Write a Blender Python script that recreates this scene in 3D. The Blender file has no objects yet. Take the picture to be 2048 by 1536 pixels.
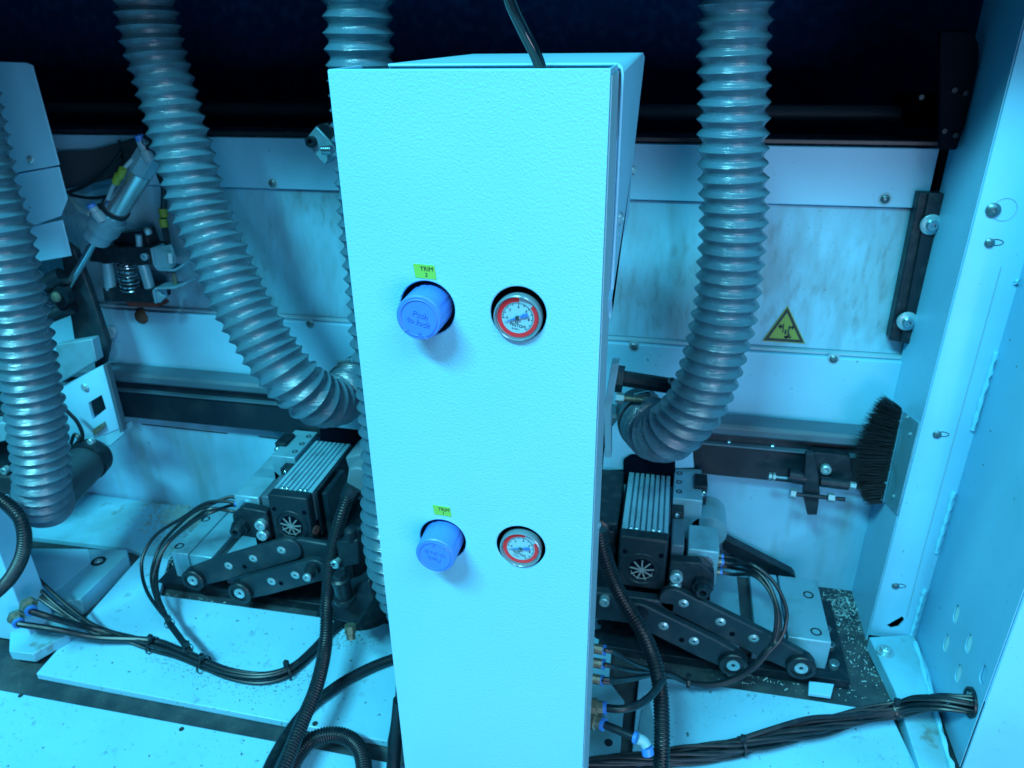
import bpy, bmesh, math, random
from mathutils import Vector, Matrix
random.seed(7)
R = math.radians
scene = bpy.context.scene
col = scene.collection

# ------------------------------------------------------------------ camera
EYE = Vector((0, 0, .915))
FOC = 1492.95 / 2048
_down = Vector((46, 3109, 1492.95)).normalized()
_xax = Vector((7564, 605, -1492.95)).normalized()
_zax = -_down
_yax = _zax.cross(_xax)
AX = Matrix((_xax, _yax, _zax))                    # lens axes (right, down, forward) -> world
cam_d = bpy.data.cameras.new('camera'); cam = bpy.data.objects.new('camera', cam_d); col.objects.link(cam)
cr, cd, cf = AX @ Vector((1, 0, 0)), AX @ Vector((0, 1, 0)), AX @ Vector((0, 0, 1))
cam.matrix_world = Matrix(((cr.x, -cd.x, -cf.x, EYE.x), (cr.y, -cd.y, -cf.y, EYE.y), (cr.z, -cd.z, -cf.z, EYE.z), (0, 0, 0, 1)))
cam_d.sensor_width = 36; cam_d.lens = 36 * FOC; cam_d.clip_start = .01; cam_d.clip_end = 60
cam_d.dof.use_dof = True; cam_d.dof.focus_distance = .58; cam_d.dof.aperture_fstop = 15
scene.camera = cam

# ------------------------------------------------------------------ world and lamps
w = bpy.data.worlds.new('World'); scene.world = w; w.use_nodes = True
w.node_tree.nodes['Background'].inputs[0].default_value = (.02, .2, .45, 1)
w.node_tree.nodes['Background'].inputs[1].default_value = .06
scene.view_settings.view_transform = 'Standard'; scene.view_settings.look = 'None'
scene.view_settings.exposure = .1; scene.view_settings.gamma = 1

def area(name, loc, target, size, sy, power, color):
    l = bpy.data.lights.new(name, 'AREA'); l.shape = 'RECTANGLE'; l.size = size; l.size_y = sy
    l.energy = power; l.color = color
    o = bpy.data.objects.new(name, l); col.objects.link(o); o.location = loc
    o.rotation_euler = (Vector(target) - Vector(loc)).to_track_quat('-Z', 'Y').to_euler()
    return o
area('work_lamp', (-1.35, -1.75, 4.0), (-.05, .75, .45), 1.8, .4, 330, (.20, .82, .98))
area('room_lamp', (1.3, -1.2, 3.2), (0, .8, .4), 2.0, 1.0, 70, (.36, .78, 1.0))
area('front_fill', (.72, -.75, .34), (-.05, .7, .25), 1.0, .6, 13, (.66, .74, 1.0))  # added low fill that brightens the column's lower front

def P(px, py, Y=None, Z=None, X=None):
    """point of the place seen at photo position (px, py) on the plane Y=, Z= or X="""
    d = AX @ Vector((px - 1024, py - 768, 1492.95))
    t = (Y - EYE.y) / d.y if Y is not None else (Z - EYE.z) / d.z if Z is not None else (X - EYE.x) / d.x
    return EYE + d * t

# ------------------------------------------------------------------ materials
def mat(name, base, rough=.5, metal=0., bump=None, layers=(), spec=.5, coat=0, rvar=0):
    m = bpy.data.materials.new(name); m.use_nodes = True
    nt = m.node_tree; N = nt.nodes; L = nt.links; b = N['Principled BSDF']
    b.inputs['Roughness'].default_value = rough; b.inputs['Metallic'].default_value = metal
    b.inputs['Specular IOR Level'].default_value = spec; b.inputs['Coat Weight'].default_value = coat
    tc = N.new('ShaderNodeTexCoord')
    rgb = N.new('ShaderNodeRGB'); rgb.outputs[0].default_value = (*base, 1); out = rgb.outputs[0]
    def noise(scale, detail=4, mp=None, rot=0, dist=0.):
        n = N.new('ShaderNodeTexNoise'); n.inputs['Scale'].default_value = scale; n.inputs['Detail'].default_value = detail
        n.inputs['Distortion'].default_value = dist
        mm = N.new('ShaderNodeMapping'); mm.inputs['Scale'].default_value = mp or (1, 1, 1); mm.inputs['Rotation'].default_value = (0, rot, 0)
        L.new(tc.outputs['Object'], mm.inputs[0]); L.new(mm.outputs[0], n.inputs['Vector'])
        return n.outputs['Fac']
    for ly in layers:
        fac = noise(ly['s'], ly.get('d', 4), ly.get('mp'), ly.get('rot', 0), ly.get('dist', 0))
        rp = N.new('ShaderNodeValToRGB'); rp.color_ramp.elements[0].position = ly['lo']; rp.color_ramp.elements[1].position = ly['hi']
        a = ly.get('a', 1); rp.color_ramp.elements[0].color = (0, 0, 0, 1); rp.color_ramp.elements[1].color = (a, a, a, 1)
        L.new(fac, rp.inputs[0]); f2 = rp.outputs[0]
        if 's2' in ly:
            f3 = noise(ly['s2'], 3); r3 = N.new('ShaderNodeValToRGB'); r3.color_ramp.elements[0].position = ly.get('lo2', .45); r3.color_ramp.elements[1].position = ly.get('hi2', .65)
            L.new(f3, r3.inputs[0]); mu = N.new('ShaderNodeMath'); mu.operation = 'MULTIPLY'
            L.new(f2, mu.inputs[0]); L.new(r3.outputs[0], mu.inputs[1]); f2 = mu.outputs[0]
        mx = N.new('ShaderNodeMix'); mx.data_type = 'RGBA'
        L.new(f2, mx.inputs[0]); L.new(out, mx.inputs[6]); mx.inputs[7].default_value = (*ly['c'], 1); out = mx.outputs[2]
    L.new(out, b.inputs['Base Color'])
    if rvar:
        fv = noise(40, 3); mr = N.new('ShaderNodeMapRange'); mr.inputs[3].default_value = rough - rvar; mr.inputs[4].default_value = rough + rvar
        L.new(fv, mr.inputs[0]); L.new(mr.outputs[0], b.inputs['Roughness'])
    if bump:
        bp = N.new('ShaderNodeBump'); bp.inputs['Strength'].default_value = bump[1]; bp.inputs['Distance'].default_value = bump[2]
        L.new(noise(bump[0], bump[3] if len(bump) > 3 else 2, bump[4] if len(bump) > 4 else None, 0, .6), bp.inputs['Height']); L.new(bp.outputs[0], b.inputs['Normal'])
    return m
W = (.205, .60, .82)
grime = (.035, .10, .12); brown = (.10, .14, .11)
M = {}
M['panel'] = mat('textured_white_paint', W, .42, bump=(500, .52, .0010, 2), layers=[dict(s=900, lo=.73, hi=.76, c=(.04, .15, .2), s2=60, lo2=.6, hi2=.66), dict(s=5, lo=.4, hi=.75, c=(.16, .55, .76), a=.6)])
M['white'] = mat('white_paint', W, .4, bump=(120, .12, .0008, 3), layers=[dict(s=6, lo=.45, hi=.8, c=(.12, .42, .56), a=.6), dict(s=120, lo=.68, hi=.74, c=grime, a=.8, s2=14), dict(s=420, lo=.7, hi=.74, c=grime, s2=20, a=.7)])
M['floor'] = mat('scuffed_white_paint', W, .38, bump=(90, .15, .0008, 3), layers=[dict(s=4, lo=.42, hi=.78, c=(.12, .43, .55), a=.7), dict(s=70, d=7, lo=.58, hi=.68, c=(.07, .22, .26), a=.55, s2=13, lo2=.5, hi2=.62), dict(s=45, mp=(9, .7, 1), lo=.68, hi=.71, c=(.06, .18, .2), a=.7, s2=10), dict(s=330, lo=.65, hi=.69, c=grime, a=.9, s2=10, lo2=.42, hi2=.6), dict(s=110, lo=.665, hi=.70, c=(.04, .10, .11), a=.9)])
M['dusty'] = mat('dusty_white_paint', (.15, .52, .70), .5, bump=(90, .2, .001, 3), layers=[dict(s=9, lo=.42, hi=.7, c=(.10, .28, .32), a=.9), dict(s=45, lo=.58, hi=.7, c=brown, a=.7, s2=6), dict(s=260, lo=.66, hi=.72, c=grime, a=.8, s2=10)])
M['wall'] = mat('lower_wall_paint', W, .42, bump=(70, .12, .001, 3), layers=[dict(s=4, lo=.45, hi=.75, c=(.10, .36, .50), a=.7, dist=1), dict(s=9, lo=.52, hi=.75, c=(.11, .26, .27), a=.7, mp=(2, 1, .35)), dict(s=60, lo=.68, hi=.74, c=grime, a=.7, s2=8)])
M['streak'] = mat('smeared_white_paint', (.18, .54, .72), .45, bump=(60, .2, .001, 3), layers=[dict(s=12, d=9, lo=.40, hi=.66, c=(.125, .32, .40), a=.6, mp=(3, 1, 1), rot=.38, dist=.3), dict(s=34, d=8, lo=.50, hi=.66, c=(.09, .21, .25), a=.6, mp=(2.6, 1, .9), rot=.38, s2=5, lo2=.42, hi2=.6), dict(s=5, d=3, lo=.50, hi=.72, c=(.12, .26, .30), a=.7), dict(s=230, lo=.64, hi=.69, c=(.05, .11, .13), a=.7, s2=9)])
M['screw'] = mat('dull_screw_steel', (.10, .21, .25), .35, .6)
M['edge'] = mat('folded_sheet_edge', (.20, .44, .54), .45, bump=(300, .25, .0008))
M['alu'] = mat('milled_aluminium', (.15, .42, .54), .42, .3, bump=(200, .1, .0005), layers=[dict(s=30, lo=.5, hi=.75, c=(.10, .26, .32), a=.7)], rvar=.1)
M['fin'] = mat('anodised_heat_sink', (.20, .50, .62), .36, .25, bump=(150, .1, .0005), layers=[dict(s=40, lo=.55, hi=.75, c=(.09, .2, .25), a=.6)])
M['steel'] = mat('bright_steel', (.30, .55, .64), .22, .9)
M['bolt'] = mat('zinc_bolt', (.28, .55, .62), .35, .6)
M['brush_steel'] = mat('brushed_cylinder_steel', (.42, .62, .68), .26, .85, bump=(300, .15, .0004, 3, (1, 1, .05)))
M['black'] = mat('black_oxide_metal', (.006, .022, .034), .42, .2, spec=.3, bump=(160, .2, .0008), layers=[dict(s=60, lo=.5, hi=.8, c=(.04, .065, .075), a=.7), dict(s=350, lo=.7, hi=.74, c=(.12, .2, .22), s2=15, a=.7)], rvar=.12)
M['arm'] = mat('painted_black_link', (.008, .034, .050), .45, .1, spec=.3, bump=(140, .2, .0008), layers=[dict(s=25, lo=.45, hi=.8, c=(.05, .085, .10), a=.6)])
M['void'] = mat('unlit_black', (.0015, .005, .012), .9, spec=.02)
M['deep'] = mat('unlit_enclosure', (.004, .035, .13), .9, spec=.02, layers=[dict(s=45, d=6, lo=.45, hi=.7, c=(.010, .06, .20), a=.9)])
M['plastic'] = mat('black_plastic', (.004, .019, .030), .45, spec=.3, layers=[dict(s=50, lo=.5, hi=.8, c=(.035, .06, .07), a=.5)])
M['rubber'] = mat('black_rubber', (.003, .014, .022), .38, layers=[dict(s=80, lo=.55, hi=.8, c=(.03, .045, .05), a=.6)])
M['bed'] = mat('oily_dark_bed', (.012, .036, .050), .6, bump=(200, .5, .002), layers=[dict(s=25, lo=.4, hi=.7, c=(.05, .085, .095), a=.9), dict(s=420, lo=.66, hi=.72, c=(.16, .3, .33), s2=25, a=.9)])
M['rail'] = mat('black_rail', (.004, .018, .030), .4, bump=(120, .2, .0008), layers=[dict(s=140, lo=.64, hi=.74, c=(.05, .09, .11), a=.8, s2=12), dict(s=20, lo=.5, hi=.8, c=(.03, .05, .06), a=.6)])
M['railgrey'] = mat('grey_rail_cover', (.05, .13, .18), .4, layers=[dict(s=30, lo=.5, hi=.8, c=(.03, .08, .1), a=.7, mp=(.3, 1, 1))])
M['hose'] = mat('grey_ribbed_plastic', (.050, .150, .215), .25, bump=(50, .6, .002, 4, (.35, .35, 10)), layers=[dict(s=30, lo=.45, hi=.8, c=(.05, .12, .15), a=.7), dict(s=200, lo=.62, hi=.75, c=(.13, .25, .28), a=.5)], spec=1.0, rvar=.06)
M['hoseclamp'] = mat('dark_hose_clamp', (.03, .06, .075), .4, .5)
M['knob'] = mat('blue_knob_plastic', (.055, .22, .75), .42)
M['collar'] = mat('blue_release_collar', (.03, .20, .62), .4)
M['gloss'] = mat('glossy_black_tube', (.004, .014, .022), .1, spec=.8)
M['yellow'] = mat('yellow_green_label', (.17, .54, .08), .55)
M['ywarn'] = mat('warning_yellow', (.19, .33, .06), .55, layers=[dict(s=60, lo=.5, hi=.8, c=(.2, .32, .06), a=.7)])
M['ytag'] = mat('yellow_marker', (.13, .25, .03), .5)
M['ink'] = mat('black_print', (.012, .03, .035), .6)
M['dial'] = mat('white_dial', (.28, .60, .74), .5)
M['red'] = mat('red_band', (.85, .035, .05), .5)
M['needle'] = mat('blue_needle', (.05, .22, .62), .4)
M['brass'] = mat('dull_brass', (.20, .26, .20), .4, .6, layers=[dict(s=200, lo=.4, hi=.7, c=(.09, .14, .12), a=.8)])
M['bristle'] = mat('black_bristle', (.008, .013, .018), .5)
M['chip'] = mat('pale_wood_chip', (.36, .60, .62), .7)
M['dustpile'] = mat('saw_dust', (.20, .36, .36), .9)
M['rust'] = mat('rust_red', (.14, .06, .05), .7)
M['caulk'] = mat('white_weld_bead', (.17, .62, .80), .5, bump=(150, .6, .002, 4))
M['greycab'] = mat('grey_cable_connector', (.10, .20, .25), .5)
M['lightgrey'] = mat('pale_fitting_plastic', (.17, .38, .46), .4)
g = bpy.data.materials.new('gauge_glass'); g.use_nodes = True
nt = g.node_tree; nt.nodes.clear()
o_ = nt.nodes.new('ShaderNodeOutputMaterial'); mx = nt.nodes.new('ShaderNodeMixShader'); tr = nt.nodes.new('ShaderNodeBsdfTransparent'); gl = nt.nodes.new('ShaderNodeBsdfGlossy'); fr = nt.nodes.new('ShaderNodeFresnel')
gl.inputs['Roughness'].default_value = .06; fr.inputs[0].default_value = 1.5; tr.inputs[0].default_value = (.98, .99, .99, 1)
mx.inputs[0].default_value = .05; nt.nodes.remove(fr); nt.links.new(tr.outputs[0], mx.inputs[1]); nt.links.new(gl.outputs[0], mx.inputs[2]); nt.links.new(mx.outputs[0], o_.inputs[0])
M['glass'] = g
M['clear'] = mat('clear_bezel', (.14, .27, .33), .15, .1, spec=.9)

# ------------------------------------------------------------------ mesh helpers
def basis(d):
    d = Vector(d).normalized()
    a = Vector((0, 0, 1)) if abs(d.z) < .9 else Vector((1, 0, 0))
    u = a.cross(d).normalized(); return u, d.cross(u), d

class MB:
    def __init__(s): s.bm = bmesh.new()
    def prism(s, pts, vec):
        vec = Vector(vec); a = [s.bm.verts.new(Vector(p)) for p in pts]; b = [s.bm.verts.new(Vector(p) + vec) for p in pts]; n = len(a)
        s.bm.faces.new(a); s.bm.faces.new(b[::-1])
        for i in range(n): s.bm.faces.new((a[(i + 1) % n], a[i], b[i], b[(i + 1) % n]))
        return s
    def box(s, x0, x1, y0, y1, z0, z1):
        return s.prism([(x0, y0, z0), (x1, y0, z0), (x1, y1, z0), (x0, y1, z0)], (0, 0, z1 - z0))
    def lathe(s, c, axis, prof, n=24, cap=True, ph=0.):
        u, v, d = basis(axis); c = Vector(c); rings = []
        for h, r in prof:
            rings.append([s.bm.verts.new(c + d * h + (u * math.cos(ph + 2 * math.pi * i / n) + v * math.sin(ph + 2 * math.pi * i / n)) * r) for i in range(n)])
        for a, b in zip(rings, rings[1:]):
            for i in range(n): s.bm.faces.new((a[i], a[(i + 1) % n], b[(i + 1) % n], b[i]))
        if cap:
            s.bm.faces.new(rings[0][::-1]); s.bm.faces.new(rings[-1])
        return s
    def cyl(s, p0, p1, r, r1=None, n=20):
        p0, p1 = Vector(p0), Vector(p1); d = p1 - p0
        return s.lathe(p0, d, [(0, r), (d.length, r if r1 is None else r1)], n)
    def tube(s, pts, r, n=10, cap=True, flat=1., tw=None):
        pts = [Vector(p) for p in pts]; rings = []
        t = (pts[1] - pts[0]).normalized(); u, v, _ = basis(t)
        for i, p in enumerate(pts):
            t2 = ((pts[min(i + 1, len(pts) - 1)]) - pts[max(i - 1, 0)]).normalized()
            if tw: t2 = tw(t2)
            q = t.rotation_difference(t2); u = q @ u; v = q @ v; t = t2
            rr = r(i) if callable(r) else r
            rings.append([s.bm.verts.new(p + (u * math.cos(2 * math.pi * k / n) + v * flat * math.sin(2 * math.pi * k / n)) * rr) for k in range(n)])
        for a, b in zip(rings, rings[1:]):
            for k in range(n): s.bm.faces.new((a[k], a[(k + 1) % n], b[(k + 1) % n], b[k]))
        if cap: s.bm.faces.new(rings[0][::-1]); s.bm.faces.new(rings[-1])
        return s

def spline(pts, step):
    """points at equal distance along a smooth curve through pts"""
    p = [Vector(q) for q in pts]; p = [2 * p[0] - p[1]] + p + [2 * p[-1] - p[-2]]; dense = []
    for i in range(1, len(p) - 2):
        a, b, c, d = p[i - 1:i + 3]
        for k in range(24):
            t = k / 24; dense.append(.5 * ((2 * b) + (c - a) * t + (2 * a - 5 * b + 4 * c - d) * t * t + (3 * b - a - 3 * c + d) * t ** 3))
    dense.append(p[-2]); out = [dense[0]]; acc = 0
    for a, b in zip(dense, dense[1:]):
        L_ = (b - a).length; pos = step - acc
        while pos <= L_:
            out.append(a.lerp(b, pos / L_)); pos += step
        acc = L_ - (pos - step)
    return out

ORG = {}
def org(o): return ORG.get(o.name, Vector()) if o else Vector()
def link(name, me, parent, matw=None):
    o = bpy.data.objects.new(name, me); col.objects.link(o)
    if parent: o.parent = parent
    ORG[o.name] = org(parent)
    return o
def obj(name, mb, m, parent=None, bevel=0., smooth=True, ang=35, seg=2):
    bm = mb.bm; O = org(parent)
    bmesh.ops.recalc_face_normals(bm, faces=bm.faces[:])
    for v in bm.verts: v.co -= O
    me = bpy.data.meshes.new(name); bm.to_mesh(me); bm.free(); me.materials.append(M[m] if isinstance(m, str) else m)
    if smooth:
        me.polygons.foreach_set('use_smooth', [True] * len(me.polygons)); me.set_sharp_from_angle(angle=R(ang))
    o = link(name, me, parent)
    if bevel:
        b = o.modifiers.new('bevel', 'BEVEL'); b.width = bevel; b.segments = seg; b.limit_method = 'ANGLE'; b.angle_limit = R(40)
    return o
def thing(name, label, cat, loc=(0, 0, 0), group=None):
    o = bpy.data.objects.new(name, None); col.objects.link(o); o.location = loc; o.empty_display_size = .02
    ORG[o.name] = Vector(loc); return tag(o, label, cat, group)
def tag(o, label, cat, group=None):
    o['label'] = label; o['category'] = cat
    if group: o['group'] = group
    return o
def struct(o): o['kind'] = 'structure'; return o
def stuff(o): o['kind'] = 'stuff'; return o
def pl(pts, **k): return [P(x, y, **k) for x, y in pts]
def slabY(pts, Y, t): return MB().prism(pl(pts, Y=Y), (0, t, 0))
def slabZ(pts, Z, t): return MB().prism(pl(pts, Z=Z), (0, 0, -t))
def slabX(pts, X, t): return MB().prism(pl(pts, X=X), (t, 0, 0))

_bolt = {}
def bolt(parent, pos, d, r, m='bolt', name='bolt', kind='socket'):
    """socket or domed screw head, axis d pointing out of the surface; alike heads share mesh data"""
    key = (round(r, 5), m, kind)
    if key not in _bolt:
        b = MB(); h = r * (.9 if kind == 'socket' else .55)
        if kind == 'socket':
            b.lathe((0, 0, 0), (0, 0, 1), [(-r * .6, r), (h * .85, r), (h, r * .86), (h, r * .52), (h * .35, r * .46), (h * .35, .0001)], 16)
        elif kind == 'pan':
            b.lathe((0, 0, 0), (0, 0, 1), [(-r * .4, r), (h * .35, r), (h * .8, r * .72), (h, r * .35), (h * .5, r * .25), (h * .5, .0001)], 14)
        else:
            b.lathe((0, 0, 0), (0, 0, 1), [(-r * .4, r), (h * 1.4, r), (h * 1.6, r * .85), (h * 1.6, .0001)], 6)
        me = bpy.data.meshes.new(name); bmesh.ops.recalc_face_normals(b.bm, faces=b.bm.faces[:]); b.bm.to_mesh(me); b.bm.free(); me.materials.append(M[m])
        me.polygons.foreach_set('use_smooth', [True] * len(me.polygons)); me.set_sharp_from_angle(angle=R(40)); _bolt[key] = me
    o = link(name, _bolt[key], parent); o.location = Vector(pos) - org(parent)
    o.rotation_euler = Vector(d).to_track_quat('Z', 'Y').to_euler(); return o
def text(body, size, at, m, parent, name='lettering', depth=.0003, roll=0., align='CENTER', space=1.):
    """letters standing on a plane that faces the viewer's side (-Y)"""
    cu = bpy.data.curves.new('t', 'FONT'); cu.body = body; cu.size = size; cu.align_x = align; cu.align_y = 'CENTER'; cu.extrude = depth; cu.space_line = .85; cu.resolution_u = 3; cu.space_character = space
    t = bpy.data.objects.new('t', cu); col.objects.link(t); dg = bpy.context.evaluated_depsgraph_get()
    me = bpy.data.meshes.new_from_object(t.evaluated_get(dg)); bpy.data.objects.remove(t); bpy.data.curves.remove(cu)
    me.name = name; me.transform(Matrix.Translation(Vector(at) - org(parent)) @ Matrix.Rotation(R(90), 4, 'X') @ Matrix.Rotation(R(roll), 4, 'Z'))
    me.materials.clear(); me.materials.append(M[m]); return link(name, me, parent)
def carve(o, cutters):
    """cut holes through o and keep the result as its mesh"""
    for c in cutters:
        md = o.modifiers.new('cut', 'BOOLEAN'); md.object = c; md.operation = 'DIFFERENCE'; md.solver = 'EXACT'
    bpy.context.view_layer.update()
    me = bpy.data.meshes.new_from_object(o.evaluated_get(bpy.context.evaluated_depsgraph_get()))
    o.modifiers.clear(); old = o.data; o.data = me; me.name = o.name; bpy.data.meshes.remove(old)
    me.polygons.foreach_set('use_smooth', [True] * len(me.polygons)); me.set_sharp_from_angle(angle=R(35))
    for c in cutters: d = c.data; bpy.data.objects.remove(c); bpy.data.meshes.remove(d)
NY = Vector((0, -1, 0))

# ------------------------------------------------------------------ setting: bed, dark space, unseen shading hood
struct(obj('machine_bed', MB().box(-2.2, 1.2, -.2, 1.30, -.14, -.013), 'bed'))
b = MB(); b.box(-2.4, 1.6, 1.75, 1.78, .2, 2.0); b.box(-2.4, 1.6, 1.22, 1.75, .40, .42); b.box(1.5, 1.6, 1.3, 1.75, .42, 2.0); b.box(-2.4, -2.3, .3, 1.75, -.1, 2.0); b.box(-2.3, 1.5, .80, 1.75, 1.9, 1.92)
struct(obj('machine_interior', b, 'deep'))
struct(obj('shade_hood', MB().prism([(1.5, .790, 1.10), (-.70, .790, 1.10), (-.90, .790, .88), (-2.3, .790, .88), (-2.3, .790, 1.89), (1.5, .790, 1.89)], (0, .009, 0)), 'void'))  # unseen hood edge, shaped and dropped at the left to shade the wall

# back wall of the machine: sheet metal panels with their screws
t = thing('back_wall', 'dirty white sheet metal back wall of the machine behind the hoses', 'wall', (-.4, 1.19, 0))
up = obj('upper_panel', MB().box(-1.9, .358, 1.184, 1.2, .668, .752), 'white', t, .0015)
obj('top_lip', MB().box(-1.9, .362, 1.188, 1.24, .7535, .762), 'rail', t, .002)
st = obj('smeared_panel', MB().box(-1.9, .45, 1.190, 1.204, .437, .6662), 'streak', t, .001)
st['label'] = 'panel streaked with grey smears'
obj('ledge', MB().box(-1.9, .40, 1.180, 1.2, .4315, .4365), 'edge', t, .001)
lp = obj('lower_panel', MB().box(-1.9, .40, 1.172, 1.19, .305, .4305), 'white', t, .0015)
bw = obj('bottom_panel', MB().box(-1.9, .40, 1.155, 1.17, -.013, .235), 'wall', t)
obj('trim_strip', MB().box(-.02, .40, 1.150, 1.1545, .197, .2085), 'white', t, .001)
for (x, y), par, Y in (((545, 367), up, 1.184), ((1770, 398), up, 1.184), ((620, 648), lp, 1.172), ((1268, 693), lp, 1.172), ((1667, 718), lp, 1.172)):
    bolt(par, P(x, y, Y=Y), NY, .0065, 'screw', 'screw', 'pan'); obj('slot_washer', MB().lathe(P(x, y, Y=Y), NY, [(-.001, .0098), (.0004, .0095), (.0004, .0001)], 20), 'edge', par)
# scratched slots on the bottom panel
for a, c in (((283, 848), (455, 867)), ((518, 873), (562, 878))):
    p0, p1 = P(*a, Y=1.1545), P(*c, Y=1.1545)
    obj('slot', MB().tube([p0, p1], .0012, 6), 'ink', bw)

# warning triangle
tw = thing('warning_sticker', 'yellow triangular crush hazard sticker on the smeared back panel', 'sticker', P(1568, 684, Y=1.189))
A, B_, C_ = Vector((.190, 1.1885, .508)), Vector((.159, 1.1885, .4455)), Vector((.2255, 1.1885, .4455))
obj('backing', MB().prism([A, B_, C_], (0, .001, 0)), 'ywarn', tw)
cen = (A + B_ + C_) / 3
o3 = [cen + (v - cen) * .93 for v in (A, B_, C_)]; i3 = [cen + (v - cen) * .72 for v in (A, B_, C_)]
b = MB()
for i in range(3):
    j = (i + 1) % 3; b.prism([o3[i] + NY * .0006, o3[j] + NY * .0006, i3[j] + NY * .0006, i3[i] + NY * .0006], (0, .0004, 0))
obj('border', b, 'ink', tw)
b = MB()
def bar(x0, z0, x1, z1, wd):
    a, c = Vector((cen.x + x0, 1.1878, cen.z + z0)), Vector((cen.x + x1, 1.1878, cen.z + z1)); n_ = Vector((-(c - a).z, 0, (c - a).x)).normalized() * wd / 2
    b.prism([a - n_, c - n_, c + n_, a + n_], (0, .0005, 0))
for q in ((-.011, .006, -.004, .006, .003), (-.008, .002, -.008, .010, .0022), (-.003, -.004, -.004, .011, .002), (.001, -.007, .001, .001, .0028), (.005, -.006, .006, .008, .0022), (.006, .005, .013, .006, .0026), (.011, .002, .011, .010, .002), (.000, -.0115, .011, -.0115, .0034), (.002, -.014, .008, -.006, .003)):
    bar(*q)
obj('pictogram', b, 'ink', tw)

# guide rail under the wall panels
t = thing('guide_rail', 'long black guide rail with a grey upper strip below the back wall panels', 'rail', (-.5, 1.14, .2))
def zr(y): return P(1500, y, Y=1.13).z
b = MB(); b.prism([(-1.9, 1.128, zr(874)), (-1.9, 1.122, zr(868)), (-1.9, 1.122, zr(856)), (-1.9, 1.128, zr(850)), (-1.9, 1.165, zr(850)), (-1.9, 1.165, zr(874))], (2.28, 0, 0))
obj('upper_strip', b, 'railgrey', t, .001)
obj('upper_track', MB().box(-1.9, .375, 1.136, 1.16, zr(892), zr(874) - .0005), 'rail', t, .001)
obj('thin_edge', MB().box(-1.9, .375, 1.126, 1.16, zr(896), zr(892) - .0004), 'railgrey', t, .0008)
obj('track_body', MB().box(-1.9, .375, 1.131, 1.158, zr(958), zr(896) - .0006), 'rail', t, .001)
for x, y in ((1457, 883), (1545, 891), (1633, 900), (690, 806), (560, 797)):
    bolt(t, P(x, y, Y=1.135), (0, -.4, 1), .0045, 'steel', 'bolt', 'pan')

# shaft and end plate in the dark space
t = thing('drive_shaft', 'dark steel shaft running through the unlit space above the back wall', 'shaft', (-.4, 1.35, .77))
obj('rod', MB().cyl((-2.2, 1.35, .773), (.40, 1.35, .781), .0135, n=24), mat('dark_steel_shaft', (.05, .11, .15), .5, .1), t)
dsb = mat('dark_bearing', (.002, .006, .013), .7, spec=.05)
bb = obj('bearing', slabY([(1815, 196), (1930, 196), (1925, 262), (1817, 255)], 1.30, .09), dsb, t, .002)
for x, y in ((1842, 194), (1908, 180), (1930, 186), (1888, 262), (1910, 270)): bolt(t, P(x, y, Y=1.134), NY, .004, 'black', 'bolt', 'hex')
t = thing('shaft_end_plate', 'black rounded end plate beside the white post at the shaft end', 'plate', P(1930, 280, Y=1.2))
obj('plate', slabY([(1880, 62), (1930, 62), (1942, 65), (1951, 73), (1957, 86), (1959, 104), (1956, 130), (1945, 185), (1930, 250), (1914, 300), (1880, 300)], 1.135, .012), dsb, t, .002)
obj('lower_plate', slabY([(1885, 292), (1924, 302), (1905, 386), (1868, 386)], 1.205, .02), 'black', t, .001)

# black clamp bar with two washers beside the post
t = thing('clamp_bar', 'black vertical clamp bar bolted over the right end of the back wall', 'bracket', P(1835, 540, Y=1.17))
q = [P(1838, 386, Y=1.165), P(1900, 388, Y=1.165), P(1845, 694, Y=1.165), P(1778, 680, Y=1.165)]
obj('bar', MB().prism(q, (0, .024, 0)), 'black', t, .0015)
q = [P(1858, 386, Y=1.158), P(1900, 388, Y=1.158), P(1848, 694, Y=1.158), P(1801, 684, Y=1.158)]
obj('rib', MB().prism(q, (0, .0065, 0)), 'black', t, .001)
for x, y in ((1862, 449), (1814, 642)):
    p = P(x, y, Y=1.157); obj('washer', MB().lathe(p, NY, [(-.001, .0145), (.002, .0145), (.0026, .0135), (.0026, .0001)], 28), 'bolt', t)
    bolt(t, p + NY * .003, NY, .0078, 'steel')

# ------------------------------------------------------------------ right frame post and side panel
t = thing('frame_post', 'white folded sheet metal post at the right end of the back wall', 'post', (.40, 1.05, 0))
fl = obj('front_flange', MB().box(.3700, .4420, 1.031, 1.034, .0, 1.0), 'white', t, .0012)
carve(fl, [obj('cut', slabY([(1776, 1260), (1808, 1242), (1813, 1250), (1800, 1264), (1786, 1267)], 1.02, .03), 'white')])
obj('return_face', MB().box(.3690, .3715, 1.0345, 1.18, -.013, 1.0), 'white', t)
obj('fold_line', MB().tube([P(2002, 535, Y=1.0305), P(1845, 1108, Y=1.0305), P(1813, 1235, Y=1.0305)], .0006, 6), 'edge', t)
for x, y, r in ((1986, 420, .0088), (1979, 486, .006), (1874, 869, .0058), (1791, 1172, .0056)):
    p = P(x, y, Y=1.0305); bolt(t, p, NY, r, 'screw', 'screw', 'pan')
    q = p + Vector((r * 1.1, .0002, .001)); kh = MB()
    if r > .008: ring = [(q + Vector((.003, 0, 0)) + Vector((math.cos(a * .2618) * .014, 0, math.sin(a * .2618) * .014))) for a in range(25)]
    else: ring = [q + Vector((math.cos(a * .2618) * (.009 if math.cos(a * .2618) > 0 else .006), 0, math.sin(a * .2618) * .0038)) for a in range(25)]
    obj('keyhole', kh.tube(ring, .0005, 6, cap=False), 'black' if r < .008 else 'edge', t)
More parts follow.
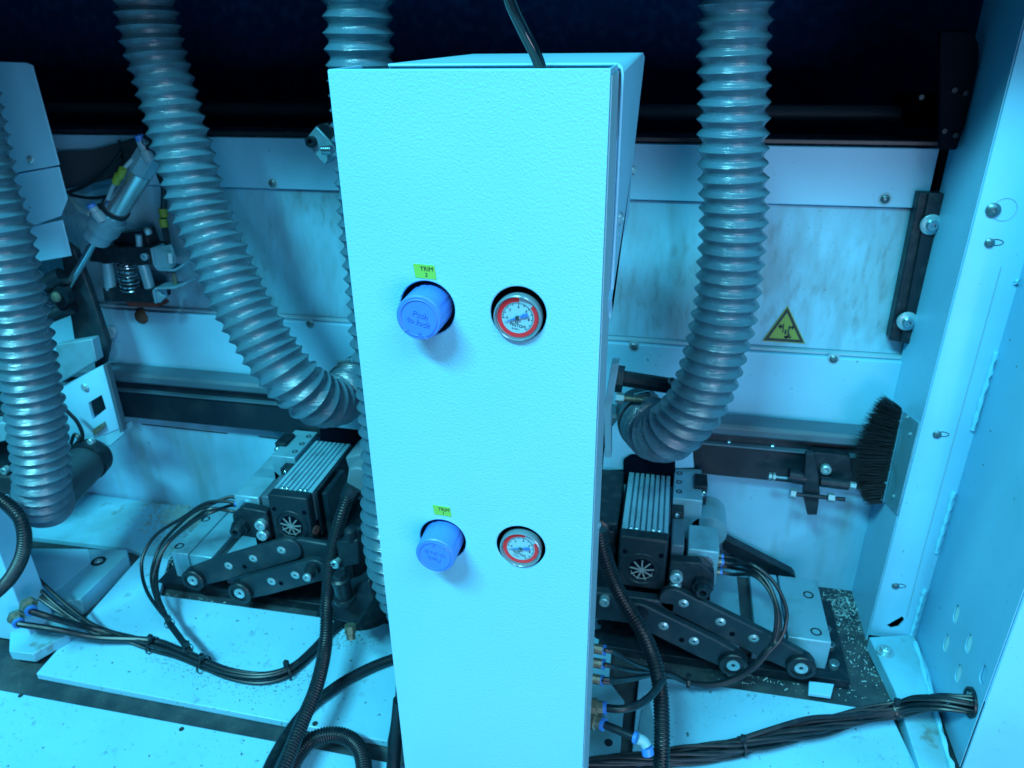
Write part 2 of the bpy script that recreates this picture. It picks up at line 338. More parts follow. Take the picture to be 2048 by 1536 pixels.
for y0, y1 in ((560, 566), (705, 860), (985, 1105), (1180, 1270)):
    def wx(y): return 2035 - (y - 560) * .3
    pts = []
    for k in range(16):
        y = y0 + (y1 - y0) * k / 15; pts.append(P(wx(y), y, Y=1.029) + Vector((random.uniform(-.0008, .0008), 0, 0)))
    obj('weld_bead', MB().tube(pts, lambda i: .003 + .001 * math.sin(i * 2.1), 8), 'caulk', t)

t = thing('side_panel', 'white side panel on the right with a diamond of five slots', 'panel', (.44, .9, 0))
sp = obj('sheet', MB().box(.4388, .4400, .7966, 1.0308, .0, 1.05), 'white', t, .0012)
cuts = []
for x, y in ((1913, 1228), (1893, 1286), (1938, 1287), (1917, 1347), (1967, 1350)):
    p = P(x, y, X=.439); s = MB(); ring = []
    for k in range(24):
        a = k * math.pi / 12; ring.append(p + Vector((-.01, math.cos(a) * .0078, math.sin(a) * .0072 + (.0075 if math.sin(a) > 0 else -.0075))))
    cuts.append(obj('cut', s.prism(ring, (.03, 0, 0)), 'white'))
hole = P(1944, 1405, X=.439); cuts.append(obj('cut', MB().cyl(hole + Vector((-.02, 0, 0)), hole + Vector((.02, 0, 0)), .0175), 'white'))
carve(sp, cuts)
obj('slot_backing', MB().box(.4420, .446, .798, .8355, .122, .30), 'white', t)
obj('slot_backing', MB().box(.4420, .446, .836, 1.02, .02, .30), mat('lit_slot_sheet', (.5, .88, .95), .5), t)  # brighter colour stands in for light coming through the slots
obj('front_face', MB().box(.4425, 1.1, .7965, .80, -.013, 1.05), 'white', t, .001)
for x, y in ((2033, 733), (1981, 862), (1880, 1216), (1966, 930), (2020, 680)):
    p = P(x, y, X=.4388); obj('paint_chip', MB().lathe(p, (-1, 0, 0), [(-.0005, .0016), (.0002, .0012), (.0002, .0001)], 7), 'ink', t)
t = thing('foot_strip', 'chipped white foot strip with one bolt at the base of the post', 'strip', (.40, .9, 0))
fs = [P(1738, 1274, Z=.012), P(1828, 1268, Z=.012), P(1858, 1340, Z=.012), P(1908, 1545, Z=.012), P(1842, 1545, Z=.012), P(1790, 1382, Z=.012)]
obj('strip', MB().prism(fs, (0, 0, -.024)), 'dusty', t, .0015)
p = P(1770, 1304, Z=.013); obj('washer', MB().lathe(p, (0, 0, 1), [(-.002, .013), (.002, .013), (.002, .0001)], 24), 'bolt', t); bolt(t, p + Vector((0, 0, .002)), (0, 0, 1), .0085)
pts = [P(1830 + (1905 - 1830) * k / 20 + random.uniform(-2, 2), 1285 + (1540 - 1285) * k / 20, Z=.013) for k in range(21)]
obj('weld_bead', MB().tube(pts, lambda i: .0035 + .0012 * math.sin(i * 1.7), 8), 'caulk', t)

# brush
t = thing('strip_brush', 'black bristle strip brush on a grey holder fixed to the post', 'brush', P(1800, 1000, X=.369))
hp = [P(1808, 823, X=.3665), P(1838, 846, X=.3665), P(1793, 1030, X=.3665), P(1769, 1004, X=.3665)]
obj('holder', MB().prism(hp, (.0023, 0, 0)), 'alu', t, .0008)
obj('holder_lip', MB().tube([hp[0] + Vector((-.004, .002, 0)), hp[3] + Vector((-.004, .002, 0))], .0045, 8), 'alu', t)
for x, y in ((1820, 868), (1787, 992), (1815, 834)): bolt(t, P(x, y, X=.3663), (-1, 0, 0), .0032, 'bolt', 'screw', 'pan')
b = MB(); a0, a1 = hp[0] + Vector((-.004, .004, .002)), hp[3] + Vector((-.004, .004, -.002))
for k in range(2600):
    f = random.random(); p = a0.lerp(a1, f) + Vector((0, random.uniform(-.008, .008), random.uniform(-.003, .003)))
    L_ = (.033 + .024 * math.sin(math.pi * min(1, f * .95 + .05)) - .006 * f) * random.uniform(.74, 1.06) * (1 if random.random() < .96 else 1.15)
    up_ = .55 * (1 - f) ** 2 - .02 * f
    d = Vector((-1, random.uniform(-.28, .12), up_ + random.uniform(-.16, .16))).normalized()
    b.lathe(p, d, [(0, .0006), (L_ * .6, .0005), (L_, .00012)], 3)
stuff(obj('bristles', b, 'bristle', t, smooth=False))

# adjustable stop
t = thing('end_stop', 'black end stop with threaded adjusters and bright nuts near the brush', 'stop', P(1650, 960, Y=1.11))
obj('body', slabY([(1613, 912), (1632, 905), (1700, 912), (1706, 955), (1690, 965), (1640, 965)], 1.112, .018), 'black', t, .001)
b = MB(); q = [(1612, 908), (1628, 908), (1637, 950), (1640, 985), (1634, 1030), (1615, 1030), (1606, 990), (1608, 950)]
obj('plate', slabY(q, 1.085, .012), 'black', t, .001)
def along(x0, y0, x1, y1, Y, r, m, nm, n=12): return obj(nm, MB().cyl(P(x0, y0, Y=Y), P(x1, y1, Y=Y), r, n=n), m, t)
along(1577, 950, 1611, 956, 1.095, .012, 'black', 'block'); along(1543, 953, 1580, 957, 1.095, .0022, 'alu', 'screw_rod'); along(1537, 952, 1543, 953, 1.095, .0058, 'bolt', 'nut', 6); along(1545, 953, 1550, 954, 1.095, .0068, 'bolt', 'nut', 6)
along(1640, 963, 1697, 970, 1.09, .0085, 'plastic', 'damper'); along(1699, 970, 1711, 972, 1.09, .006, 'bolt', 'nut', 6)
along(1580, 986, 1590, 988, 1.08, .0085, 'bolt', 'nut', 6); along(1588, 988, 1690, 999, 1.08, .0034, 'black', 'screw_rod'); along(1655, 994, 1668, 996, 1.08, .008, 'bolt', 'nut', 6)
p = P(1651, 937, Y=1.111); bolt(t, p, NY, .0085, 'bolt')

# ------------------------------------------------------------------ floor plates
def plate(label, pts, mt='floor', th=.012, Z=0., bev=.0012, nm='floor_plate'):
    o = obj(nm, MB().prism([(x, y, Z) for x, y in pts], (0, 0, -th)), mt, None, bev)
    return tag(o, label, 'plate', 'white plates of the machine bed')
def xy(*a, Z=0): return [tuple(P(x, y, Z=Z))[:2] for x, y in a]
plate('white front floor plate along the lower left edge of the machine', [(-1.6, .1), (-.30, .1), (-.30, .650), (-1.6, .650)])
f1 = plate('white floor plate crossed by the tied black tube bundle', xy((284, 1108), (72, 1347), (775, 1483), (790, 1410), (800, 1250), (640, 1234), (318, 1190), (338, 1118)))
plate('grimy white rear floor plate below the far left hose', xy((-220, 930), (150, 983), (425, 1022), (372, 1075), (340, 1117), (284, 1107), (262, 1097), (-120, 1052)), 'dusty')
plate('white floor plate under the right cable bundle', [tuple(P(1278, 1348, Z=0))[:2], tuple(P(1430, 1371, Z=0))[:2], tuple(P(1780, 1424, Z=0))[:2], tuple(P(1838, 1545, Z=0))[:2], (.36, .3), (.03, .3), tuple(P(1262, 1530, Z=0))[:2]])
plate('small white plate with bolt holes beside the foot of the control column', xy((1180, 1238), (1229, 1236), (1218, 1362), (1249, 1402), (1238, 1530), (1150, 1530)), 'dusty')
for x, y, r in ((1200, 1268, .012), (1217, 1485, .006), (1201, 1244, .006)):
    tag(obj('bolt_hole', MB().lathe(P(x, y, Z=.0006), (0, 0, 1), [(-.001, r), (.0002, r), (.0002, .0001)], 18), 'black'), {1268: 'large dark stained hole near the top of the small column plate', 1485: 'small dark hole low on the column plate', 1244: 'small dark hole at the back corner of the column plate'}[y], 'hole')
tag(obj('plate_offcut', slabZ([(1618, 1362), (1668, 1368), (1662, 1392), (1617, 1386)], .004, .006), 'white', None, .0006), 'small loose white rectangle of board lying in front of the right trimming unit', 'offcut')
tag(obj('sheet_offcut', slabZ([(1283, 1420), (1300, 1405), (1316, 1480), (1290, 1500), (1275, 1470)], .003, .004), 'alu', None, .0005), 'torn grey metal tab on the floor beside the right corrugated conduit', 'tab')
b = MB()
for x, y, r in ((575, 1236, 5), (560, 1260, 4), (625, 1447, 4)):
    pass
tag(obj('drain_hole', MB().lathe(P(630, 1447, Z=.0006), (0, 0, 1), [(-.001, .0042), (.0002, .0042), (.0002, .0001)], 16), 'ink'), 'small dark hole at the front edge of the white plate by the conduit', 'hole')

for x, y, lb in ((41, 1391, 'small dark hole near the left end of the front floor plate'), (363, 1458, 'small dark hole in the middle of the front floor plate')):
    tag(obj('drain_hole', MB().lathe(P(x, y, Z=.0006), (0, 0, 1), [(-.001, .0036), (.0002, .0036), (.0002, .0001)], 16), 'ink'), lb, 'hole')
b = MB()
for k in range(520):
    f = random.random(); x = 290 + 340 * f; y = 1292 + 70 * math.sin(f * 2.2) + random.gauss(8, 16)
    b.lathe(P(x, y, Z=.0004), (0, 0, 1), [(0, random.uniform(.0004, .0011)), (.0003, .0001)], 5)
for k in range(260):
    x, y = random.gauss(700, 30), random.gauss(1275, 14); b.lathe(P(x, y, Z=.0004), (0, 0, 1), [(0, random.uniform(.0004, .0012)), (.0003, .0001)], 5)
stuff(tag(obj('dirt_specks', b, mat('dark_dirt', (.06, .14, .15), .9)), 'dark dirt specks on the floor plate along the tied tube bundle', 'dirt'))
# wood chips and dust
b = MB()
def chip(p, s):
    a = random.uniform(0, 6.28); u = Vector((math.cos(a), math.sin(a), random.uniform(-.3, .3))); v = Vector((-math.sin(a), math.cos(a), random.uniform(-.4, .4)))
    l_, w_ = s * random.choice((.25, .4, .5, .7, 1.1, 1.5)) * random.uniform(.7, 1.2), s * random.uniform(.08, .3); h = Vector((0, 0, random.uniform(.2, .8) * s * .5))
    A_ = [b.bm.verts.new(p + u * (k - 1) * l_ + v * (j - .5) * 2 * w_ + (h if k == 1 else Vector())) for k in range(3) for j in range(2)]
    b.bm.faces.new((A_[0], A_[1], A_[3], A_[2])); b.bm.faces.new((A_[2], A_[3], A_[5], A_[4]))
def scatter(n, quad, Z, s, bias=1.):
    for _ in range(n):
        u, v = min(1.1, random.betavariate(1.6, 1.6 * bias)), random.betavariate(1.5, 1.5)
        q = [Vector((*P(*c, Z=Z)[:2], Z)) for c in quad]
        chip(q[0].lerp(q[1], v).lerp(q[3].lerp(q[2], v), u) + Vector((0, 0, random.uniform(.0005, .0025))), s * random.uniform(.5, 1.3))
scatter(330, [(1640, 1175), (1720, 1180), (1760, 1330), (1680, 1340)], -.013, .0022, 1.8)
scatter(170, [(1640, 1195), (1715, 1185), (1725, 1240), (1655, 1245)], -.012, .0026)
scatter(90, [(1690, 1300), (1745, 1290), (1790, 1410), (1640, 1400)], -.013, .0026)
scatter(60, [(1330, 1320), (1600, 1362), (1690, 1400), (1440, 1370)], -.013, .0024)
scatter(90, [(1235, 1230), (1400, 1240), (1420, 1340), (1280, 1350)], -.013, .0026)
scatter(160, [(335, 1050), (395, 1060), (350, 1150), (320, 1170)], .001, .0025)
scatter(70, [(255, 1110), (280, 1115), (120, 1290), (60, 1310)], -.013, .0022)
scatter(110, [(320, 1185), (640, 1235), (700, 1275), (320, 1192)], -.013, .0022)
stuff(tag(obj('wood_chips', b, 'chip', None, smooth=False), 'scattered pale wood chips and shavings on the dark machine bed', 'wood chips'))
b = MB()
for _ in range(1500):
    x, y = random.gauss(390, 42), random.gauss(1035, 20); p = P(x, y, Z=.001)
    if p.y > 1.15: continue
    b.lathe(p, (random.uniform(-.2, .2), random.uniform(-.2, .2), 1), [(0, random.uniform(.001, .003)), (random.uniform(.0006, .002), .0002)], 5)
stuff(tag(obj('saw_dust', b, 'dustpile'), 'brownish saw dust heaped along the wall behind the left trimming unit', 'saw dust'))

# ------------------------------------------------------------------ control column
t = thing('control_column', 'tall white textured control column with holes for knobs and gauges', 'control column', (-.15, .6, -.013))
prof = [(-.2505, .5400), (-.0480, .5400), (-.0480, .600), (-.0500, .600), (-.0500, .5425), (-.2480, .5425), (-.2480, .600), (-.2505, .600)]
b = MB(); b.prism([(x, y, -.013) for x, y in prof], (0, 0, .9015))
fp = obj('front_panel', b, 'panel', t)
KN = [(-.187, .711), (-.187, .482)]; GA = [(-.1125, .711), (-.1125, .4845)]
carve(fp, [obj('cut', MB().cyl((x, .53, z), (x, .57, z), r, n=48), 'panel') for (x, z), r in ((KN[0], .0228), (KN[1], .0222), (GA[0], .0224), (GA[1], .0228))])
md = fp.modifiers.new('bevel', 'BEVEL'); md.width = .0011; md.segments = 2; md.limit_method = 'ANGLE'; md.angle_limit = R(50)
obj('side_flange', MB().box(-.0478, -.0468, .5425, .606, -.013, .884), 'edge', t)
fr_ = Vector((0, 0, 0))
zf = P(1000, 126, Y=.6).z; zk = P(1000, 107.5, Y=.86).z
cp = [(.600, zf), (.86, zk), (.90, zk - .006)] + [tuple(P(x, y, X=-.0435))[1:] for x, y in ((1265, 330), (1258, 430), (1240, 500), (1224, 600))] + [(.600, P(1221, 640, X=-.0435).z)]
pts = [(-.2260, y, z) for y, z in cp]
mb = MB().prism(pts, (.1825, 0, 0)); mb.bm.edges.ensure_lookup_table()
bmesh.ops.bevel(mb.bm, geom=[e for e in mb.bm.edges if all(v.co.z > zk - .004 and v.co.x > -.05 for v in e.verts)], offset=.007, segments=4, profile=.5, affect='EDGES')
obj('rear_cover', mb, 'white', t)
obj('top_flange', MB().box(-.2478, -.0502, .5427, .5965, zf - .006, zf - .0035), 'edge', t, .0006)
# thin bright edge of the folded cover sheet, and the dark slit behind it
obj('cover_edge', MB().tube([(-.226, .5985, zf - .0012), (-.050, .5985, zf - .0012), (-.0452, .5985, zf - .004), (-.0443, .5985, zf - .008), (-.0443, .5985, .78), (-.0460, .6005, .690)], .0011, 8), 'white', t)
obj('slit', MB().prism([(-.0466, .5978, .884), (-.0459, .5978, .884), (-.0466, .5978, .836)], (0, .001, 0)), 'ink', t)
for x, y, X, r in ((1267, 341, -.0432, .005), (1239, 437, -.0432, .0062), (1228, 468, -.0467, .0062), (1197, 1050, -.0467, .004)):
    bolt(t, P(x, y, X=X), (1, 0, 0), r, 'bolt', 'screw', 'pan')
obj('rear_sheet', MB().box(-.248, -.062, .606, .610, -.013, .66), 'void', t)

def sticker(body, x0, x1, z0, z1, tilt, label):
    s = thing('label_sticker', label, 'label', ((x0 + x1) / 2, .54, z0), 'stickers above the blue knobs')
    o = obj('backing', MB().prism([(x0, .5396, z1 + .0008), (x1 - .001, .5396, z1), (x1, .5396, z0 - .001), (x0 + .0012, .5396, z0)], (0, .0004, 0)), 'yellow', s)
    text(body[0], .0049, ((x0 + x1) / 2 + .0018, .5394, z1 - .0032), 'ink', s, depth=.0001, roll=-tilt)
    text(body[1], .0042, ((x0 + x1) / 2 + .0012, .5394, z0 + .0026), 'ink', s, depth=.0001, roll=-tilt)
sticker(('TRIM', '2'), -.1965, -.1778, .7365, .7470, 1, 'small yellow-green sticker reading TRIM 2 above the upper blue knob')
sticker(('TRIM', '1'), -.1945, -.1768, .5100, .5195, 2, 'small yellow-green sticker reading TRIM 1 above the lower blue knob')

def knob(x, z, yf, roll, label):
    k = thing('regulator_knob', label, 'knob', (x, .54, z), 'blue regulator knobs')
    n = 60; b = MB(); rings = []
    for y, r, g_ in ((.575, .0192, 1), (yf + .006, .0184, 1), (yf + .0035, .0184, 0), (yf + .001, .0183, 0), (yf, .0174, 0)):
        ring = []
        for i in range(n):
            a = 2 * math.pi * i / n; seg = i % 15
            rr = r - (.0006 if g_ and seg in (0, 4) else 0)
            ring.append(b.bm.verts.new((x + rr * math.cos(a), y, z + rr * math.sin(a))))
        rings.append(ring)
    for p_, q_ in zip(rings, rings[1:]):
        for i in range(n): b.bm.faces.new((p_[i], p_[(i + 1) % n], q_[(i + 1) % n], q_[i]))
    b.bm.faces.new(rings[0]); b.bm.faces.new(rings[-1][::-1]); obj('body', b, 'knob', k, ang=22)
    obj('cap', MB().lathe((x, yf, z), NY, [(-.0002, .0170), (.0001, .0152), (-.0002, .0146), (-.0002, .0001)], 48), 'knob', k)
    ring = [(x + .0149 * math.cos(a * .1309), yf - .0004, z + .0149 * math.sin(a * .1309)) for a in range(49)]
    obj('rim', MB().tube(ring, .00045, 6, cap=False), 'knob', k)
    ca, sa = math.cos(R(roll)), math.sin(R(roll))
    def at(u, v): return (x + u * ca - v * sa, yf - .0003, z + u * sa + v * ca)
    text('Push', .0068, at(.0005, .0032), 'knob', k, depth=.0004, roll=roll); text('to lock', .0068, at(.0005, -.0032), 'knob', k, depth=.0004, roll=roll)
    text('+', .0075, at(.0035, -.0128), 'knob', k, depth=.0006, roll=roll); text('-', .0075, at(-.0065, -.0118), 'knob', k, depth=.0006, roll=roll)
    for s_, a0_ in ((1, -62), (-1, -118)):
        arc = [at(.0158 * math.cos(R(a0_ + s_ * q * 4)), .0158 * math.sin(R(a0_ + s_ * q * 4))) for q in range(9)]
        m_ = MB().tube(arc, .0004, 6); e = Vector(arc[0]); tn = (Vector(arc[1]) - e).normalized(); sd = Vector((-tn.z, 0, tn.x))
        m_.tube([e + tn * .0025 + sd * .002, e, e + tn * .0025 - sd * .002], .0004, 6); obj('arrow', m_, 'knob', k)
    obj('housing', MB().cyl((x, .550, z), (x, .596, z), .031), 'plastic', k)  # widened to block stray light, so the hole round the knob stays dark
knob(*KN[0], .5175, -16, 'upper blue push-to-lock knob under the TRIM 2 sticker')
knob(*KN[1], .5155, 168, 'lower blue push-to-lock knob under the TRIM 1 sticker')

def gauge(x, z, yf, roll, nd, label, fs):
    G = thing('pressure_gauge', label, 'pressure gauge', (x, .54, z), 'round pressure gauges on the column')
    obj('case', MB().lathe((x, yf + .03, z), NY, [(0, .019), (.024, .019), (.024, .0001)], 40), 'plastic', G)
    obj('hole_shade_disc', MB().lathe((x, .556, z), NY, [(-.004, .031), (0, .031), (0, .0001)], 40), 'void', G)  # added black disc, paints the darkness inside the column behind the hole
    obj('bezel', MB().lathe((x, yf, z), NY, [(-.008, .0192), (-.002, .0196), (0, .0191), (.0006, .0182), (0, .0176), (-.0045, .0171)], 56, cap=False), 'clear', G)
    obj('inner_ring', MB().lathe((x, yf, z), NY, [(-.0058, .0182), (-.0008, .0176), (-.0008, .0172), (-.0058, .0168)], 56, cap=False), 'clear', G)
    yd = yf + .0030
    obj('dial', MB().lathe((x, yd, z), NY, [(-.0005, .0178), (0, .0178), (0, .0001)], 48), 'dial', G)
    def pol(a, r): return Vector((x + r * math.sin(R(a)), 0, z + r * math.cos(R(a))))       # clock angle
    b = MB(); A0, A1 = 38 + roll, 352 + roll; n = 56
    for i in range(n):
        a, c = A0 + (A1 - A0) * i / n, A0 + (A1 - A0) * (i + 1) / n
        f = [pol(a, .0131), pol(c, .0131), pol(c, .0166), pol(a, .0166)]
        b.bm.faces.new([b.bm.verts.new((p.x, yd - .0004, p.z)) for p in f])
    bmesh.ops.remove_doubles(b.bm, verts=b.bm.verts[:], dist=1e-6); obj('red_band', b, 'red', G)
    b = MB()
    for i in range(51):
        a = -105 + 240 * i / 50 + roll; L_ = .0022 if i % 5 == 0 else .0012; d = pol(a, 1) - pol(a, 0); sd = Vector((-d.z, 0, d.x)) * (.00016 if i % 5 else .00024)
        p0, p1 = pol(a, .0126 - L_), pol(a, .0126)
        b.bm.faces.new([b.bm.verts.new((v.x, yd - .0003, v.z)) for v in (p0 - sd, p1 - sd, p1 + sd, p0 + sd)])
    obj('tick_marks', b, 'ink', G)
    for i, s_ in enumerate(('0', '2', '4', '6', '8', '10')):
        p = pol(-105 + 48 * i + roll, .0088); text(s_, .0030, (p.x, yd - .0003, p.z), 'ink', G, depth=.00005, roll=-roll)
    for s_, v, sz in (('FESTO', -.0066, .0036), ('bar', -.0040, .0022), ('EN 837-1', -.0098, .0016)):
        p = pol(180 + roll, -v); text(s_, sz, (p.x, yd - .0003, p.z), 'ink', G, depth=.00005, roll=-roll)
    d = pol(nd, 1) - pol(nd, 0); sd = Vector((-d.z, 0, d.x)); c = Vector((x, yd - .0013, z))
    q = [c + d * .0118, c + d * .002 + sd * .0008, c - d * .0035 + sd * .0009, c - d * .0040 + sd * .0016, c - d * .0088 + sd * .0015, c - d * .0088 - sd * .0015, c - d * .0040 - sd * .0016, c - d * .0035 - sd * .0009, c + d * .002 - sd * .0008]
    obj('needle', MB().prism(q, (0, .0004, 0)), 'needle', G)
    obj('hub', MB().lathe((x, yd - .0013, z), NY, [(-.0005, .0022), (.0003, .0020), (.0005, .0012), (.0005, .0001)], 20), 'steel', G)
    obj('glass', MB().lathe((x, yf - .0001, z), NY, [(-.0012, .0177), (.0004, .0177), (.0008, .012), (.0009, .0001)], 40), 'glass', G)
gauge(GA[0][0] - .0002, GA[0][1] - .0028, .5365, 12, 250, 'upper round pressure gauge with red band on the control column', 1)
gauge(GA[1][0] - .0002, GA[1][1] - .0026, .5385, 24, 262, 'lower round pressure gauge with red band on the control column', 1)

# black air tube entering the top of the column
t = tag(obj('air_tube', MB().tube(spline([P(1006, -60, Y=.55), P(1020, 0, Y=.56), P(1048, 62, Y=.572), P(1077, 124, Y=.580), P(1092, 190, Y=.585)], .004), .0045, 16), 'gloss'), 'glossy black tube running into the top of the control column', 'tube')

# ------------------------------------------------------------------ ribbed suction hoses
def hose(label, pts, r=.0438, pitch=.0180, clamp=True, loc=None):
    p3 = [P(x, y, Y=Y) for x, y, Y in pts]; step = pitch / 8; path = spline(p3, step)
    h = thing('suction_hose', label, 'hose', p3[-1], 'grey ribbed suction hoses')
    prof = (1., .952, .905, .862, .845, .850, .898, .950)
    jit = {}
    def rad(i):
        k = i // 8; jit.setdefault(k, random.uniform(-.012, .012)); return r * (prof[i % 8] + jit[k])
    path = [q + Vector((math.sin(i * .11) * .0006, math.sin(i * .07 + 1) * .0006, 0)) for i, q in enumerate(path)]
    def settle(t_):                                   # hanging rings stay nearer level than square to the axis
        k = max(0, min(1, (abs(t_.z) - .75) / .2)) * .6
        return t_.lerp(Vector((0, 0, -1 if t_.z < 0 else 1)), k).normalized()
    obj('ribbed_tube', MB().tube(path, rad, 56, cap=False, tw=settle), 'hose', h, ang=30)
    if clamp:
        a, c = path[-14], path[-2]; d = (c - a).normalized(); cl = obj('hose_clamp', MB().lathe(a, d, [(0, r * .98), (.001, r * 1.03), (.014, r * 1.03), (.015, r * .98)], 48, cap=False), 'hoseclamp', h)
        u, v, _ = basis(d); q = a + d * .007 + (Vector((0, -.6, .8)) - d * d.dot(Vector((0, -.6, .8)))).normalized() * r * 1.08
        sdir = d.cross(q - a).normalized(); obj('clamp_screw', MB().cyl(q - sdir * .012, q + sdir * .012, .0045, n=10), 'steel', cl)
        obj('spout', MB().lathe(path[-3], d, [(0, r * .9), (.05, r * .9)], 40, cap=False), 'black', h)
    return h
hose('leftmost grey ribbed hose hanging at the left edge and turning up near the floor', [(-110, 40, .90), (-66, 200, .90), (-36, 350, .89), (3, 480, .88), (37, 640, .87), (67, 800, .86), (80, 900, .855), (84, 960, .85), (86, 1000, .862), (96, 1004, .89)], clamp=False)
t = thing('hose_duct', 'dark smooth duct joining the foot of the leftmost hose to the wall', 'duct', P(130, 980, Y=.95))
obj('pipe', MB().tube(spline([P(90, 1002, Y=.875), P(112, 988, Y=.91), P(140, 960, Y=.96), P(168, 930, Y=1.01), P(190, 908, Y=1.05)], .006), .036, 32), mat('dark_duct', (.02, .055, .075), .45), t)
obj('duct_clamp', MB().tube(spline([P(172, 926, Y=1.015), P(186, 911, Y=1.04)], .004), .0385, 32), 'black', t); bolt(t, P(183, 882, Y=1.0), NY, .006)
hose('slanting grey ribbed hose left of the control column ending in a short elbow', [(268, -90, 1.045), (288, 0, 1.04), (310, 100, 1.03), (338, 200, 1.015), (366, 300, 1.0), (395, 400, .985), (434, 500, .965), (480, 600, .945), (532, 690, .93), (582, 756, .925), (630, 795, .945), (668, 800, .985), (694, 785, 1.03), (708, 768, 1.075)])
hose('grey ribbed hose half hidden behind the left side of the control column', [(712, -100, .965), (715, 0, .96), (726, 200, .96), (737, 400, .95), (755, 600, .92), (775, 800, .885), (783, 920, .865), (783, 1020, .845), (785, 1090, .835), (803, 1165, .83), (845, 1235, .83), (905, 1290, .84)], clamp=False)
hose('grey ribbed hose right of the control column bending into a clamped elbow', [(1474, -100, 1.0), (1470, 20, 1.0), (1466, 250, 1.0), (1466, 450, .995), (1454, 590, .985), (1430, 710, .972), (1392, 805, .965), (1346, 860, .978), (1312, 866, 1.015), (1296, 850, 1.055), (1288, 836, 1.09)])

# ------------------------------------------------------------------ trimming units (mirror pair)
def unit(xc, s, dl, label, side):
    """motor with fins, bracket, valve blocks and link arms; s mirrors it, dl spreads the links"""
    def X(u): return xc + s * u
    def bx(u0, u1, y0, y1, z0, z1): a, c = sorted((X(u0), X(u1))); return MB().box(a, c, y0, y1, z0, z1)
    T = thing('trimming_motor', label, 'motor', (xc, .95, .12), 'trimming motors on the machine bed')
    hw = .0345; zt = .2225; zb = .129
    nf = 8; pr = [(-hw, .165), (hw, .165), (hw, zt)]
    for k in range(nf):
        x1 = hw - (2 * hw) * k / nf; x0 = hw - (2 * hw) * (k + 1) / nf; wv = (x1 - x0) * .30
        pr += [(x1 - .0003, zt), (x0 + wv, zt), (x0 + wv, zt - .007), (x0 + .0001, zt - .007)] if k < nf - 1 else [(x1 - .0003, zt), (x0, zt)]
    MBf = MB().prism([(X(u), .944, z) for u, z in pr], (0, .160, 0)); obj('heat_sink', MBf, 'fin', T, .0006, smooth=False)
    for u in (-.021, -.0125, .0125, .021): obj('fin_screw', MB().lathe((X(u), .9475, zt - .001), (0, -.5, 1), [(0, .0028), (.0018, .0026), (.0026, .0012), (.0027, .0001)], 12), 'steel', T)
    obj('end_cap', bx(-hw - .0015, hw + .0015, .922, .9438, zb, zt + .0012), 'plastic', T, .004, seg=3)
    obj('body', bx(-hw + .002, hw - .002, .9442, 1.11, zb + .004, .1648), 'plastic', T, .002)
    obj('side_plate', bx(-hw - .004, -hw - .0008, .948, 1.10, .135, .205), 'black', T, .001)
    c = Vector((X(0), .9215, .166)); obj('fan_ring', MB().lathe(c, NY, [(0, .030), (.0012, .029), (.0012, .0265), (-.0005, .025)], 40, cap=False), 'plastic', T)
    obj('fan_opening', MB().lathe(c + NY * .0006, NY, [(-.0005, .0195), (0, .0195), (0, .0001)], 36), 'void', T)
    gb = MB(); gb.lathe(c, NY, [(.0005, .0045), (.0022, .0045), (.0022, .0001)], 16)
    for k in range(9):
        a = 2 * math.pi * k / 9 + math.pi / 2; d = Vector((math.cos(a), 0, math.sin(a))); n_ = Vector((-d.z, 0, d.x)); wd = .0011
        gb.prism([c + NY * .0022 + d * .004 - n_ * wd, c + NY * .0022 + d * .0185 - n_ * wd, c + NY * .0022 + d * .0185 + n_ * wd, c + NY * .0022 + d * .004 + n_ * wd], (0, .001, 0))
    ring = [c + NY * .0012 + Vector((math.cos(k * math.pi / 16), 0, math.sin(k * math.pi / 16))) * .0165 for k in range(17, 32)]
    gb.tube(ring, .0007, 6); obj('fan_grille', gb, mat('dusty_grille', (.16, .25, .27), .6), T)
    for u, z in ((-.027, .196), (.027, .196)): obj('screw_hole', MB().lathe((X(u), .9213, z), NY, [(-.001, .0038), (.0004, .0038), (.0004, .0001)], 14), 'void', T)
    # bracket with adjusting spindle
    K = thing('spindle_bracket', 'black bracket holding two bolts and a spindle nut beside the %s trimming motor' % side, 'bracket', (X(.075), .92, .13), 'spindle brackets beside the motors')
    br = [(.040, .190), (.084, .194), (.106, .176), (.108, .150), (.094, .133), (.066, .132), (.040, .132)]
    obj('plate', MB().prism([(X(u), .918, z) for u, z in br], (0, .018, 0)), 'black', K, .0025)
    for z in (.1665, .146): bolt(K, (X(.0515), .917, z), NY, .0098, 'bolt')
    obj('spindle_nut', MB().lathe((X(.091), .918, .156), NY, [(0, .0155), (.010, .0155), (.010, .012), (.020, .0115), (.022, .010), (.022, .0055), (.012, .005), (.012, .0001)], 8), 'plastic', K)
    obj('spindle_collar', MB().cyl((X(.092), .937, .180), (X(.092), .955, .180), .013), 'steel', K)
    # aluminium valve blocks on a rail beside the motor
    V = thing('valve_block', 'stepped aluminium slide block with air fittings beside the %s trimming motor' % side, 'slide block', (X(.08), 1.03, .15), 'aluminium slide blocks')
    obj('front_block', bx(.066, .112, .9405, 1.004, .136, .2005), 'alu', V, .0025)
    rb = obj('rear_block', bx(.040, .086, 1.030, 1.125, .160, .229), 'alu', V, .0015)
    obj('clamp', bx(.073, .094, 1.062, 1.10, .20, .236), 'black', V, .001)
    obj('round_support', MB().cyl((X(.10), 1.03, .17), (X(.10), 1.09, .17), .030), 'alu', V)
    for y in (1.05, 1.078, 1.106): obj('counterbore', MB().lathe((X(.049), y, .2294), (0, 0, 1), [(-.002, .0052), (.0002, .0052), (.0002, .003), (-.0015, .003), (-.0015, .0001)], 16), 'black', rb)
    obj('rail', bx(.041, .060, .94, 1.029, .145, .205), 'railgrey', V, .002)
